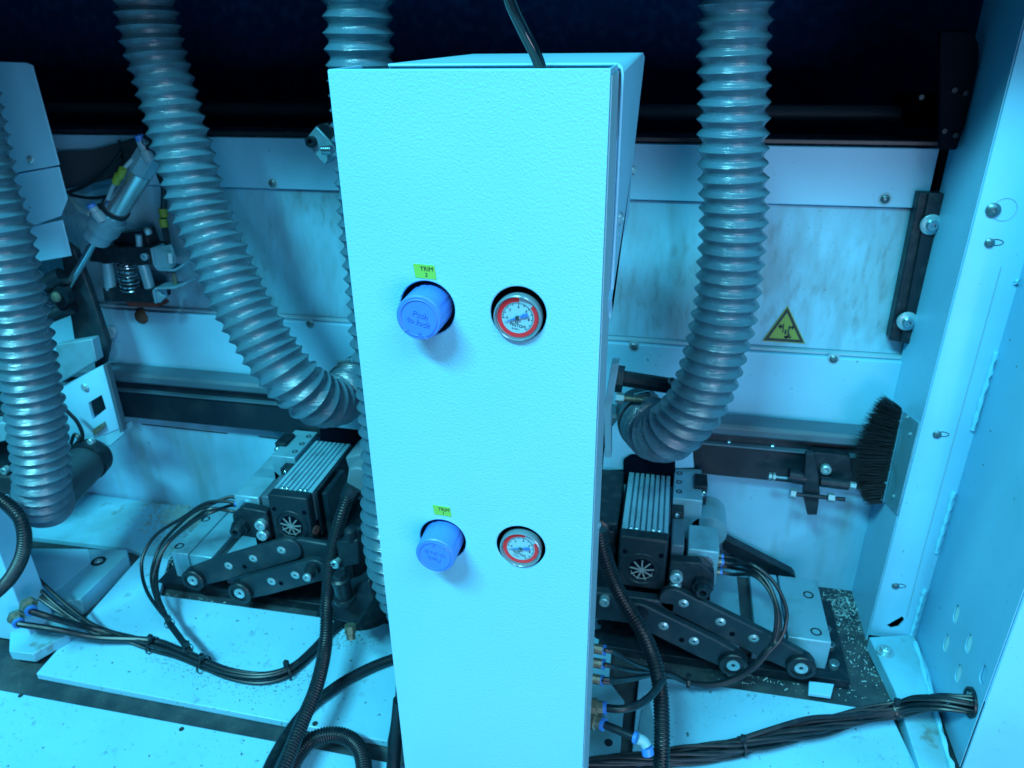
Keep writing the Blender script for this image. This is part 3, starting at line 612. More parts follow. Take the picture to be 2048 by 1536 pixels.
    obj('rail_cap', bx(.039, .058, 1.008, 1.029, .2055, .218), 'black', V, .001)
    for z in (.222, .214): pass
    bolt(V, (X(.0475), 1.007, .213), NY, .0036, 'steel'); bolt(V, (X(.088), 1.058, .225), NY, .005, 'steel')
    for y, z in ((.955, .172), (.968, .172), (.958, .150), (.972, .152)):
        p = Vector((X(.1122), y, z)); f = obj('fitting', MB().cyl(p, p + Vector((s * .006, 0, 0)), .0048, n=14), 'brass', V); obj('release_collar', MB().cyl(p + Vector((s * .006, 0, 0)), p + Vector((s * .0095, 0, 0)), .0046, n=14), 'collar', f)
    # base carriage
    Bs = thing('carriage_base', 'grey carriage base with grooved aluminium top under the %s trimming motor' % side, 'base', (X(.18), 1.0, -.013), 'carriage bases')
    obj('base_plate', bx(-.06, .325 if s > 0 else .29, .918, 1.10, -.013, .004), 'black', Bs, .001)
    for u0, u1, e in ((.112, .160, 0), (.180, .226, 0), (.2285, .292 + (.0 if s > 0 else -.03), 1)):
        sb = obj('aluminium_bar', bx(u0, u1, .936, 1.082, .004, .06), 'alu', Bs, .002)
        if e:
            for y in (.955, 1.04): obj('counterbore', MB().lathe((X((u0 + u1) / 2 + .012), y, .0604), (0, 0, 1), [(-.002, .0085), (.0002, .0085), (.0002, .006), (-.0015, .006), (-.0015, .0001)], 18), 'black', sb)
    obj('groove', bx(.160, .180, .945, 1.08, .004, .048), 'bed', Bs)
    obj('rear_beam', bx(-.05, .11, .975, 1.10, .004, .10), 'void', Bs)
    if s > 0:
        obj('oblique_bar', MB().prism([P(1445, 1076, Y=1.12), P(1585, 1148, Y=1.12), P(1592, 1156, Y=1.12), P(1540, 1154, Y=1.12), P(1445, 1100, Y=1.12)], (0, .02, 0)), 'black', Bs, .001)
        for y in (.985, 1.02, .945): bolt(Bs, (X(.305), y, .006), (0, 0, 1), .008, 'screw', 'bolt')
    # link arms
    for k, (u1, z1, u0, z0, Y, w0) in enumerate(((.245 + dl, .042, .050 + dl, .132, .900, .019), (.146 + dl, .042, .000 + dl, .108, .886, .019))):
        A_ = thing('link_arm', ('%s black link arm of the %s trimming unit with pivot bosses' % (('upper longer', side), ('lower shorter', side))[k]), 'link arm', (X(u1), Y, z1), 'black link arms')
        a, c = Vector((X(u1), Y, z1)), Vector((X(u0), Y, z0)); d = (c - a).normalized(); n_ = Vector((-d.z, 0, d.x)); n_ = n_ if n_.z > 0 else -n_
        ang0 = math.atan2(-d.z, -d.x); ring = []
        for q in range(13):
            th = ang0 + R(-90 + 15 * q); ring.append(a + Vector((math.cos(th), 0, math.sin(th))) * .0195)
        sd = (ring[-1] - a).normalized()
        ring.append(a.lerp(c, .28) + sd * .0225)
        for q in range(9):
            th = math.atan2(sd.z, sd.x) + R(22.5 * q) * (1 if Vector((-sd.z, 0, sd.x)).dot(d) > 0 else -1)
            ring.append(c + Vector((math.cos(th), 0, math.sin(th))) * .0215)
        ring.append(a.lerp(c, .28) - sd * .0225)
        obj('bar', MB().prism(ring, (0, .013, 0)), 'arm', A_, .0022)
        obj('pivot_boss', MB().lathe(a + Vector((0, .006, 0)), NY, [(0, .0215), (.014, .0215), (.0155, .020), (.0155, .015), (.013, .0145), (.013, .0001)], 36), 'rubber', A_)
        obj('pivot_pin', MB().lathe(a + NY * .0065, NY, [(0, .0098), (.0022, .0095), (.0024, .0065), (.0014, .006), (.0014, .0034), (.0004, .003), (.0004, .0001)], 24), 'bolt', A_)
        for f in ((.38, .64, .93) if k == 0 else (.42, .74)):
            p = a.lerp(c, f) + NY * .0005 + n_ * (.004 if k == 0 else .002); bolt(A_, p - NY * .0035, NY, .0092, 'bolt', 'bolt', 'pan')
        p = a.lerp(c, .52) + n_ * -.006; obj('hole', MB().lathe(p + NY * .0002, NY, [(-.001, .0042), (.0003, .0042), (.0003, .0001)], 14), 'void', A_)
        if k == 1:
            p = c - n_ * -.006 + NY * .002; obj('pivot_stub', MB().lathe(p, NY, [(-.002, .0125), (.008, .0125), (.008, .0085), (.020, .0085), (.020, .0001)], 24), 'black', A_); bolt(A_, p + NY * .018, NY, .0072, 'bolt')
unit(-.004, 1, 0., 'black finned trimming motor with round fan grille right of the column', 'right')
unit(-.583, -1, -.052, 'black finned trimming motor with round fan grille left of the column', 'left')

# extra machinery behind and beside the right motor
t = thing('mounting_plate', 'pale vertical metal plate standing just right of the control column', 'plate', P(1212, 915, Y=.98))
b = MB().prism([P(1210, 915, Y=.95), P(1222, 915, Y=.95), P(1222, 818, Y=.95), P(1238, 727, Y=.95), P(1223, 727, Y=.95), P(1207, 818, Y=.95)], (0, .02, 0)); obj('sheet', b, 'alu', t, .001)
t = thing('support_shaft', 'black keyed shaft with a bright set screw behind the right elbow hose', 'shaft', P(1290, 765, Y=1.1))
obj('shaft', MB().cyl(P(1236, 755, Y=1.07), P(1355, 774, Y=1.07), .0125, n=10), 'plastic', t); obj('hex_head', MB().cyl(P(1233, 757, Y=1.07), P(1247, 759, Y=1.07), .0215, n=6), 'plastic', t)
bolt(t, P(1343, 763, Y=1.057), (0, -.8, .6), .006, 'screw')
obj('lower_bolt', MB().cyl(P(1232, 795, Y=1.05), P(1248, 797, Y=1.05), .0085, n=6), 'bolt', t); obj('lower_rod', MB().cyl(P(1246, 796, Y=1.05), P(1285, 800, Y=1.05), .0045, n=12), 'brass', t)
t = thing('backing_sheet', 'pale blue-grey sheet behind the right elbow hose and motor', 'sheet', P(1260, 880, Y=1.12))
obj('sheet', slabY([(1205, 940), (1212, 870), (1255, 815), (1330, 800), (1385, 900), (1388, 935)], 1.118, .003), 'white', t)
t = thing('backing_sheet', 'pale sheet behind the left elbow hose above the motor', 'sheet', P(700, 830, Y=1.12))
obj('sheet', slabY([(640, 850), (690, 800), (730, 800), (735, 862)], 1.118, .003), 'white', t)
obj('mouth', slabY([(640, 856), (735, 862), (735, 905), (640, 880)], 1.117, .003), 'void', t)
t = thing('dust_mouth', 'black dust mouth between the right hose elbow and the finned motor', 'dust mouth', P(1310, 935, Y=1.11))
obj('shell', slabY([(1246, 925), (1262, 915), (1350, 925), (1352, 975), (1246, 970)], 1.105, .02), 'void', t, .003)
t = thing('motor_mount', 'dark motor mount in the gap between column and right motor', 'mount', P(1215, 1080, Y=.96))
obj('block', MB().box(-.088, -.046, .955, 1.11, .06, .22), 'black', t, .002); obj('ledge', MB().box(-.10, -.05, .945, 1.0, .19, .212), 'plastic', t, .002)
obj('earth_sleeve', MB().tube(spline([P(1204, 1080, Y=.93), P(1208, 1095, Y=.92), P(1216, 1112, Y=.915)], .004), .0055, 8), 'ytag', t)
obj('wires', MB().tube(spline([P(1196, 1040, Y=.93), P(1212, 1052, Y=.93), P(1206, 1076, Y=.93)], .004), .006, 8), 'rubber', t)
obj('front_arm', MB().box(-.13, .05, .90, .917, .075, .128), 'arm', t, .003)
bolt(t, P(1209, 1201, Y=.895), NY, .0078)

t = thing('rocker_plate', 'dark rocker plate joining the left link arms under the left motor', 'plate', P(620, 1110, Y=.91))
obj('plate', slabY([(540, 1086), (600, 1080), (668, 1092), (695, 1112), (690, 1145), (640, 1146), (600, 1128), (550, 1130)], .906, .012), 'arm', t, .003); bolt(t, P(690, 1100, Y=.905), NY, .0075)
obj('rear_block', MB().box(-.62, -.50, .96, 1.08, .03, .12), 'black', t, .003)
# machinery right of the left motor: plug, valve body
t = thing('cable_plug', 'grey cable plug with a black gland above the left corrugated conduit', 'plug', P(705, 970, Y=.92))
obj('plug', slabY([(697, 938), (712, 935), (735, 940), (735, 985), (690, 982)], .90, .03), 'greycab', t, .003)
obj('terminal_box', slabY([(690, 915), (735, 905), (740, 945), (700, 950)], .945, .06), 'greycab', t, .003)
obj('gland', MB().cyl(P(708, 975, Y=.895), P(694, 1000, Y=.885), .0155, .013, n=10), 'plastic', t)
t = thing('flank_plate', 'dark plate with red mark on the right flank of the left motor', 'plate', P(650, 1040, Y=.95))
obj('plate', MB().prism([(-.5455, .945, .135), (-.5455, 1.10, .135), (-.5455, 1.10, .222), (-.5455, .945, .222)], (.004, 0, 0)), 'black', t, .001)
obj('upright', MB().box(-.538, -.528, .955, 1.03, .12, .215), 'black', t, .001)
obj('red_mark', MB().lathe(P(632, 1060, X=-.540), (1, -.3, 0), [(0, .008), (.001, .008), (.001, .0001)], 16), 'rust', t)
t = thing('air_valve', 'black valve with a glossy threaded plug left of the column near the floor', 'valve', P(695, 1240, Y=.80))
obj('block', MB().prism(pl([(660, 1205), (700, 1190), (738, 1160), (750, 1200), (712, 1252), (668, 1240)], Y=.80), (0, .05, 0)), 'plastic', t, .004)
obj('upper_block', slabY([(670, 1085), (715, 1080), (722, 1130), (676, 1140)], .84, .04), 'plastic', t, .004)
obj('dome', MB().lathe(P(705, 1075, Y=.85), (0, -.25, 1), [(-.02, .011), (.012, .011), (.019, .008), (.022, .0001)], 18), 'black', t)
obj('plug', MB().lathe(P(690, 1198, Y=.79), (.02, -.15, 1), [(0, .0165), (.007, .0165), (.0075, .0125), (.036, .0125), (.038, .0135), (.046, .0135), (.048, .0095), (.056, .0085), (.057, .0001)], 20), 'rubber', t)
bolt(t, P(672, 1125, Y=.835), NY, .0075, 'bolt')
obj('fitting', MB().lathe(P(700, 1250, Y=.79), (.1, -.3, -1), [(0, .009), (.012, .009), (.012, .007), (.022, .007), (.022, .0001)], 8), 'brass', t)
obj('hub_foot', MB().lathe(P(730, 1225, Z=-.013), (0, 0, 1), [(0, .085), (.010, .082), (.014, .05)], 40), 'black', t)

# ------------------------------------------------------------------ cables, tubes, conduits
def path3(pts):
    out = []
    for q in pts:
        x, y, k, v = q; out.append(P(x, y, **{k: v}))
    return out
def conduit(label, pts, r=.0105, pitch=.0042, nm='corrugated_conduit'):
    step = pitch / 4; p = spline(path3(pts), step)
    return tag(obj(nm, MB().tube(p, lambda i: r * (1., .98, .86, .88)[i % 4], 18), 'rubber', ang=25), label, 'conduit', 'black corrugated conduits')
def cable(label, pts, r, nm='cable'): return tag(obj(nm, MB().tube(spline(path3(pts), .006), r, 12), 'rubber'), label, 'cable')
conduit('black corrugated conduit falling from the grey plug to the front floor', [(697, 992, 'Y', .885), (680, 1040, 'Y', .862), (663, 1110, 'Y', .84), (655, 1200, 'Y', .815), (651, 1290, 'Y', .765), (634, 1370, 'Y', .70), (608, 1435, 'Y', .65), (582, 1500, 'Y', .605), (560, 1560, 'Y', .565), (545, 1620, 'Y', .53)])
conduit('black corrugated conduit curving down in front of the right motor beside the column', [(1198, 1060, 'Y', .80), (1206, 1101, 'Y', .795), (1229, 1166, 'Y', .785), (1257, 1218, 'Y', .77), (1283, 1260, 'Y', .755), (1303, 1306, 'Y', .74), (1316, 1352, 'Y', .72), (1322, 1400, 'Y', .70), (1324, 1465, 'Y', .67), (1322, 1540, 'Y', .64), (1318, 1600, 'Y', .61)])
conduit('looped corrugated conduit at the bottom edge left of the column', [(570, 1580, 'Z', .022), (582, 1536, 'Z', .024), (598, 1506, 'Z', .026), (620, 1482, 'Z', .028), (648, 1471, 'Z', .03), (678, 1470, 'Z', .03), (704, 1481, 'Z', .028), (722, 1505, 'Z', .026), (729, 1545, 'Z', .022), (730, 1600, 'Z', .02)], .0112, .0036)
conduit('short black conduit arching over the white box at the left edge', [(-60, 985, 'Y', .70), (-10, 995, 'Y', .70), (16, 1010, 'Y', .70), (40, 1037, 'Y', .695), (49, 1073, 'Y', .69), (44, 1112, 'Y', .685), (25, 1150, 'Y', .68), (0, 1178, 'Y', .675), (-50, 1220, 'Y', .66)], .0098, .004)
cable('smooth black cable running from behind the column to the lower left', [(840, 1300, 'Z', .0085), (785, 1318, 'Z', .0085), (739, 1336, 'Z', .0085), (686, 1364, 'Z', .0085), (647, 1392, 'Z', .0085), (613, 1420, 'Z', .0085), (582, 1458, 'Z', .0085), (556, 1500, 'Z', .0085), (536, 1540, 'Z', .0085), (515, 1600, 'Z', .0085)], .0082)
cable('thick black cable standing beside the left foot of the column', [(800, 1400, 'Y', .66), (796, 1440, 'Y', .655), (790, 1490, 'Y', .645), (786, 1545, 'Y', .63), (784, 1600, 'Y', .61)], .0095)

def ties(parent, items, r):
    for c, d in items:
        d = Vector(d).normalized(); tt = obj('cable_tie', MB().lathe(c - d * .002, d, [(0, r), (.0004, r * 1.08), (.0036, r * 1.08), (.004, r)], 18, cap=False), 'rubber', parent)
        obj('tie_head', MB().box(c.x - .0035, c.x + .0035, c.y - .003, c.y + .003, c.z + r * .9, c.z + r * 1.1 + .007), 'rubber', tt)
def strands(parent, spine, n, rr, r, turns, fan0=0., fan1=0.):
    """n tubes wandering round a spine (dense point list)"""
    N_ = len(spine)
    for k in range(n):
        ph = 2 * math.pi * k / n + random.uniform(-.3, .3); rad = rr * (1 if k else .1) * random.uniform(.75, 1.05); pts = []; w1 = random.uniform(2, 5); w2 = random.uniform(0, 6)
        for i in range(0, N_, 4):
            f = i / (N_ - 1); tn = (spine[min(i + 4, N_ - 1)] - spine[max(i - 4, 0)]).normalized(); u, v, _ = basis(tn)
            a = ph + turns * 2 * math.pi * f; sw = 1 + .25 * math.sin(w1 * f * 6 + w2) + fan0 * max(0, 1 - f * 5) + fan1 * max(0, 1 - (1 - f) * 5)
            pts.append(spine[i] + (u * math.cos(a) + v * math.sin(a)) * rad * sw)
        obj('tube', MB().tube(spline(pts, .006), r, 8), 'rubber', parent)
# right bundle through the side panel
sp_ = spline([P(1110, 1545, Z=.016), P(1190, 1533, Z=.016), P(1300, 1520, Z=.017), P(1400, 1508, Z=.018), P(1480, 1494, Z=.02), P(1580, 1468, Z=.022), P(1690, 1440, Z=.026), P(1790, 1420, Z=.036), P(1790, 1420, Z=.036).lerp(hole, .35) + Vector((0, 0, .008)), P(1790, 1420, Z=.036).lerp(hole, .7) + Vector((0, 0, .007)), hole + Vector((.03, 0, 0))], .004)
t = thing('tube_bundle', 'thick bundle of thin black tubes leading into the right side panel', 'tube bundle', P(1480, 1510, Z=0), 'tied bundles of black tubes')
strands(t, sp_, 14, .0095, .0025, 1.3)
def near(spine, p): return min(range(2, len(spine) - 2), key=lambda i: (spine[i] - p).length)
for p in (P(1483, 1494, Z=.02), P(1790, 1420, Z=.036)):
    i = near(sp_, p); ties(t, [(sp_[i], sp_[i + 2] - sp_[i - 2])], .0125)
obj('loose_tube', MB().tube(spline([P(1480, 1478, Z=.035), P(1560, 1452, Z=.045), P(1620, 1436, Z=.045), P(1680, 1432, Z=.040), P(1760, 1424, Z=.036)], .006), .0032, 8), 'rubber', t)
obj('grommet', MB().lathe(hole + Vector((-.004, 0, 0)), (1, 0, 0), [(0, .0165), (0, .0198), (.004, .0198), (.004, .0165)], 36, cap=False), 'rubber', t)

# left bundle along the floor plate
lz = .0085
trunk = [(300, 1290), (355, 1308), (410, 1331), (465, 1350), (525, 1356), (580, 1342), (625, 1306), (665, 1262), (705, 1232)]
tr3 = [P(x, y, Z=lz) for x, y in trunk]
t = thing('tube_bundle', 'bundle of black tubes fanning from the left edge across the white floor plate', 'tube bundle', P(410, 1340, Z=0), 'tied bundles of black tubes')
YB = P(68, 1288, Z=0).y - .022
def zb_(x, y, Y=None): return P(x, y, Y=Y or YB).z
starts = [[(63, 1223, zb_(63, 1223)), (109, 1237, zb_(109, 1237, YB + .01)), (191, 1259, .028)], [(38, 1248, zb_(38, 1248)), (109, 1259, zb_(109, 1259, YB + .01)), (191, 1275, .026)], [(10, 1108, .10), (46, 1130, .095), (77, 1158, .085), (109, 1188, .068), (153, 1226, .045), (195, 1253, .028)], [(-30, 1125, .10), (33, 1147, .095), (68, 1169, .082), (109, 1207, .060), (153, 1240, .040), (200, 1260, .026)], [(-30, 1128, .095), (19, 1150, .09), (60, 1178, .075), (109, 1212, .055), (153, 1243, .038), (200, 1266, .024)], [(-40, 1150, .09), (16, 1171, .085), (68, 1191, .07), (109, 1218, .052), (153, 1246, .036), (200, 1270, .024)]]
for k, st_ in enumerate(starts):
    off = Vector((0, math.cos(k * 1.047) * .0065, abs(math.sin(k * 1.047)) * .008 - .002))
    pts = [P(x, y, Z=z) for x, y, z in st_] + [q + off * (1 + .3 * math.sin(j + k)) for j, q in enumerate(tr3)]
    rr_ = .0052 if k < 2 else .0030
    obj('tube', MB().tube(spline(pts, .007), rr_, 10), 'rubber', t)
    if k < 2:
        d = Vector((.8, -.6, -.1)).normalized(); f = obj('fitting', MB().lathe(pts[0] - d * .022, d, [(0, .013), (.008, .013), (.009, .0095), (.018, .009)], 6), 'brass', t); obj('release_collar', MB().lathe(pts[0] - d * .004, d, [(0, .0092), (.004, .0088), (.004, .005)], 18, cap=False), 'collar', f)
tsp = spline(tr3, .003)
for x, y in ((297, 1289), (407, 1331), (577, 1343)):
    i = near(tsp, P(x, y, Z=lz)); ties(t, [(tsp[i] + Vector((0, 0, .001)), tsp[i + 2] - tsp[i - 2])], .0135)
f_ = P(4, 1114, Z=.105); obj('fitting', MB().cyl(f_ + Vector((-.02, 0, 0)), f_, .008, n=6), 'brass', t); obj('release_collar', MB().cyl(f_ + Vector((.001, 0, 0)), f_ + Vector((.008, 0, -.001)), .0062, n=14), 'collar', t)

# loop from the left slide block down to the floor bundle
t = thing('tube_bundle', 'looping bundle of black tubes between the left motor and the floor bundle', 'tube bundle', P(380, 1305, Z=0), 'tied bundles of black tubes')
X0 = -.583 - .122
for k, pth in enumerate(([(410, 1007, .95), (366, 1035, .94), (314, 1068, .925), (287, 1109, .90), (284, 1147, .875), (295, 1185, .845), (317, 1218, .815)], [(415, 1012, .95), (377, 1032, .94), (328, 1081, .92), (309, 1120, .895), (303, 1158, .865), (312, 1196, .835), (328, 1228, .81)], [(420, 1018, .945), (385, 1040, .935), (335, 1085, .915), (318, 1125, .89), (313, 1160, .86), (318, 1196, .835), (332, 1230, .81)], [(425, 1024, .94), (392, 1040, .93), (342, 1080, .91), (318, 1118, .885), (307, 1160, .86), (315, 1200, .83), (331, 1235, .805)])):
    y0, z0 = ((.955, .172), (.968, .172), (.958, .150), (.972, .152))[k]
    o4 = Vector((.0025 * math.cos(k * 1.57), .0025 * math.sin(k * 1.57), 0))
    pts = [Vector((X0, y0, z0)), Vector((X0 - .02, y0, z0 + .002))] + [P(x, y, Y=Y) for x, y, Y in pth] + [P(339, 1247, Y=.79) + o4, P(356, 1270, Y=.765) + o4, P(380, 1303, Y=.735) + o4]
    obj('tube', MB().tube(spline(pts, .007), .0030, 10), 'rubber', t)
a_, c_ = P(339, 1247, Y=.79), P(356, 1270, Y=.765); ties(t, [(a_, c_ - a_), (P(376, 1298, Y=.738), c_ - a_)], .0075)

# right tubes: column fittings to right slide block
t = thing('tube_bundle', 'black tubes looping from the column foot up to the right slide block', 'tube bundle', P(1427, 1375, Z=0), 'tied bundles of black tubes')
X1 = -.004 + .122
fit = [(1205, 1300), (1203, 1328), (1200, 1360)]
for k in range(4):
    y0, z0 = ((.955, .172), (.968, .172), (.958, .150), (.972, .152))[k]; o4 = Vector((.0022 * math.cos(k * 1.57), .0022 * math.sin(k * 1.57), .0015 * k))
    a = fit[min(k, 2)]; st3 = P(*a, Y=.655) + Vector((0, 0, .004 * (k == 3)))
    top = [[(1468, 1108), (1505, 1130), (1548, 1165), (1572, 1215), (1570, 1255), (1556, 1285)], [(1470, 1120), (1510, 1140), (1535, 1165), (1552, 1205), (1557, 1245), (1548, 1285)], [(1475, 1135), (1505, 1150), (1532, 1172), (1550, 1208), (1552, 1248), (1545, 1285)], [(1472, 1128), (1512, 1148), (1540, 1178), (1558, 1222), (1560, 1255), (1550, 1285)]][k]
    ys = (.95, .94, .925, .905, .89, .88)
    low = [(1537, 1300, .872), (1508, 1334, .862), (1469, 1359, .855), (1427, 1371, .845), (1375, 1367, .83), (1332, 1349, .80)]
    pts = [Vector((X1, y0, z0)), Vector((X1 + .015, y0 - .002, z0))] + [P(x, y, Y=Y) for (x, y), Y in zip(top, ys)][1:] + [P(x, y, Y=Y) + o4 for x, y, Y in low] + [st3.lerp(P(1332, 1349, Y=.80), .5) + Vector((0, 0, -.003)), st3 + Vector((.012, 0, -.001)), st3]
    obj('tube', MB().tube(spline(pts, .007), .0029, 10), 'rubber', t)
for a in fit:
    p = P(*a, Y=.655); obj('fitting', MB().cyl(p + Vector((-.016, 0, .001)), p, .0058, n=10), 'brass', t); obj('release_collar', MB().cyl(p + Vector((.0005, 0, 0)), p + Vector((.0045, 0, 0)), .0062, n=14), 'collar', t)
ties(t, [(P(1376, 1367, Y=.83) + Vector((0, 0, .002)), (1, .1, 0))], .0075)
# thick tubes at the column foot
for lab, a, pts in (('thicker black tube bending from the column foot behind the right conduit', (1207, 1417), [(1212, 1416, 'Y', .63), (1245, 1418, 'Y', .63), (1280, 1408, 'Y', .645), (1305, 1388, 'Y', .67), (1325, 1360, 'Y', .70)]), ('short thick black tube at the column foot ending in a white elbow', (1203, 1448), [(1208, 1449, 'Y', .615), (1230, 1458, 'Y', .61), (1275, 1477, 'Y', .60)])):
    T_ = thing('air_line', lab, 'tube', P(*a, Y=.63), 'thick tubes at the column foot'); p3 = path3(pts); obj('tube', MB().tube(spline(p3, .005), .0047, 12), 'rubber', T_)
    d = (p3[1] - p3[0]).normalized(); obj('fitting', MB().lathe(p3[0] - d * .018, d, [(0, .0105), (.008, .0105), (.009, .008), (.015, .0078)], 8), 'brass', T_); obj('release_collar', MB().cyl(p3[0] - d * .003, p3[0] + d * .001, .0075, n=16), 'collar', T_)
    if 'short' in lab:
        e = p3[-1]; obj('release_collar', MB().cyl(e - d * .004, e, .0066, n=16), 'collar', T_); obj('elbow', MB().tube(spline([e, e + Vector((.007, 0, -.003)), e + Vector((.011, -.003, -.007))], .002), .0062, 14), 'lightgrey', T_); obj('blue_end', MB().cyl(e + Vector((.011, -.003, -.0072)), e + Vector((.013, -.006, -.015)), .0068, n=16), 'collar', T_)

# ------------------------------------------------------------------ left machinery
t = thing('sheet_cover', 'grey-white folded sheet cover behind the leftmost hose', 'cover', P(60, 500, Y=1.05))
obj('upper_sheet', slabY([(-120, 118), (52, 125), (64, 130), (118, 330), (-120, 372)], 1.05, .003), 'white', t, .001)
obj('lower_sheet', slabY([(-120, 374), (117, 333), (134, 398), (121, 432), (52, 456), (-120, 470)], 1.0535, .003), 'white', t, .001)
obj('bottom_sheet', slabY([(-120, 472), (60, 453), (124, 440), (142, 512), (40, 530), (-120, 540)], 1.058, .003), 'white', t, .001)
bolt(t, P(61, 320, Y=1.049), NY, .0062, 'bolt', 'screw', 'pan')
t = thing('dark_bracket', 'dark sheet bracket with cut corner behind the air cylinder', 'bracket', P(230, 330, Y=1.18))
obj('sheet', slabY([(105, 305), (185, 300), (270, 275), (300, 285), (280, 340), (170, 372), (118, 380)], 1.172, .006), mat('dull_dark_sheet', (.03, .055, .07), .5), t)
t = thing('swing_arm', 'dark steel swing arm running down beside the leftmost hose', 'arm', P(170, 640, Y=1.1))
obj('arm', slabY([(118, 480), (148, 500), (182, 590), (215, 690), (205, 738), (190, 740), (185, 690), (150, 690), (135, 600)], 1.095, .014), 'arm', t, .002)
obj('cross_rod', MB().cyl(P(80, 640, Y=1.06), P(148, 612, Y=1.08), .013), 'black', t); obj('cross_rod', MB().cyl(P(90, 570, Y=1.06), P(125, 552, Y=1.07), .016), 'black', t)
obj('hook', slabY([(190, 655), (222, 655), (230, 664), (228, 676), (214, 680), (222, 690), (215, 708), (200, 716)], 1.16, .01), 'edge', t, .002)
t = thing('gland_box', 'grey box with a slanted lid and square cut-out behind the leftmost hose', 'box', P(180, 800, Y=1.06))
obj('lid', slabY([(110, 690), (183, 678), (193, 722), (118, 768)], 1.05, .02), 'alu', t, .002)
fpn = obj('face', slabY([(118, 775), (205, 730), (240, 858), (168, 885), (135, 905)], 1.058, .006), 'white', t, .002)
carve(fpn, [obj('cut', slabY([(163, 814), (190, 798), (199, 826), (172, 848)], 1.04, .03), 'white')])
obj('edge_strip', slabY([(206, 729), (212, 730), (247, 862), (240, 866)], 1.052, .012), 'railgrey', t, .001)
obj('skirt', slabY([(206, 868), (243, 856), (248, 868), (216, 895)], 1.06, .03), 'dusty', t, .001)
bolt(t, P(170, 775, Y=1.057), NY, .0078, 'bolt', 'bolt', 'pan'); obj('connector', slabY([(184, 860), (205, 846), (208, 856), (188, 872)], 1.05, .01), 'brass', t, .001)
obj('coiled_wire', MB().tube(spline([P(132, 820, Y=1.03), P(155, 845, Y=1.03), P(165, 875, Y=1.03), P(150, 905, Y=1.03), P(138, 908, Y=1.03), P(148, 870, Y=1.03), P(158, 880, Y=1.025), P(140, 900, Y=1.02)], .004), .0036, 8), 'rubber', t)
# air cylinder
t = thing('air_cylinder', 'tilted steel air cylinder with yellow tags above the spring clamp', 'air cylinder', P(200, 470, Y=1.09))
a, c = P(302, 306, Y=1.075), P(190, 482, Y=1.085); d = (c - a).normalized(); L_ = (c - a).length
rC = .0205
obj('barrel', MB().lathe(a + d * L_ * .18, d, [(0, rC), (L_ * .48, rC)], 32), 'brush_steel', t)
obj('rear_head', MB().lathe(a - d * L_ * .02, d, [(0, rC * .95), (.004, rC * 1.04), (L_ * .2, rC * 1.04)], 8), 'alu', t, .001)
obj('front_head', MB().lathe(a + d * L_ * .66, d, [(0, rC * 1.02), (L_ * .05, rC * 1.02), (L_ * .05, rC * 1.3), (L_ * .18, rC * 1.3), (L_ * .18, rC * 1.08), (L_ * .30, rC * 1.08), (L_ * .31, rC * .98)], 32), 'alu', t)
obj('sensor_band', MB().lathe(a + d * L_ * .60, d, [(0, rC * 1.12), (.007, rC * 1.12)], 32), 'plastic', t); u, v, _ = basis(d)
obj('sensor', MB().cyl(a + d * L_ * .58 + Vector((-.018, -.012, 0)), a + d * L_ * .70 + Vector((-.02, -.012, 0)), .009, n=6), 'plastic', t)
e = P(128, 588, Y=1.085); obj('piston_rod', MB().cyl(c, c.lerp(e, .92), .0068), 'steel', t); obj('rod_eye', MB().cyl(c.lerp(e, .84), c.lerp(e, .97), .0095, .011, n=6), 'black', t)
obj('rod_joint', MB().lathe(P(118, 592, Y=1.06), NY, [(-.012, .021), (.004, .021), (.004, .012), (.012, .011), (.012, .0001)], 26), 'black', t); obj('joint_ball', MB().lathe(P(113, 594, Y=1.048), NY, [(0, .0095), (.004, .008), (.006, .004), (.0062, .0001)], 18), 'brass', t)
for (x, y), (x2, y2), Yf in (((293, 305), (277, 270), 1.06), ((195, 428), (180, 408), 1.06)):
    b0, b1 = P(x, y, Y=Yf), P(x2, y2, Y=Yf - .005); dd = (b1 - b0).normalized(); obj('flow_valve', MB().lathe(b0, dd, [(-.012, .0095), (.004, .0095), (.006, .0075), ((b1 - b0).length * .7, .0075)], 14), 'lightgrey', t); obj('blue_cap', MB().cyl(b0 + dd * (b1 - b0).length * .7, b1, .0072, n=14), 'collar', t)
obj('valve_head', MB().box(*(lambda q: (q.x - .012, q.x + .012, q.y - .006, q.y + .008, q.z - .012, q.z + .010))(P(300, 285, Y=1.06))), 'plastic', t, .002)
obj('lit_lens', MB().lathe(P(289, 284, Y=1.048), NY, [(-.003, .0055), (.001, .005), (.0014, .0001)], 14), 'steel', t)
obj('hose_to_valve', MB().tube(spline([P(140, 398, Y=1.12), P(160, 420, Y=1.09), P(180, 428, Y=1.07)], .004), .0045, 10), 'lightgrey', t)
obj('sensor_wire', MB().tube(spline([P(290, 310, Y=1.07), P(262, 322, Y=1.06), P(240, 350, Y=1.05), P(226, 372, Y=1.055), P(215, 400, Y=1.06)], .004), .0032, 10), 'lightgrey', t)
for x, y in ((243, 346), (234, 358)): obj('yellow_tag', MB().lathe(P(x, y, Y=1.045), (.6, 0, .8), [(-.008, .0062), (.008, .0062)], 12), 'ytag', t)
t = thing('sensor_cable', 'black sensor cable with a yellow tag beside the slanting hose', 'cable', P(330, 470, Y=1.15))
obj('cable', MB().tube(spline([P(318, 345, Y=1.12), P(328, 375, Y=1.12), P(328, 410, Y=1.125), P(328, 440, Y=1.13), P(336, 490, Y=1.135)], .005), .0055, 10), 'rubber', t)
for y in (425, 445): obj('yellow_tag', MB().lathe(P(327, y, Y=1.125), (0, 0, 1), [(-.007, .0072), (.007, .0072)], 12), 'ytag', t)
t = thing('dangling_wire', 'thin dark wires drooping between the sheet cover and the air cylinder', 'wires', P(200, 400, Y=1.16))
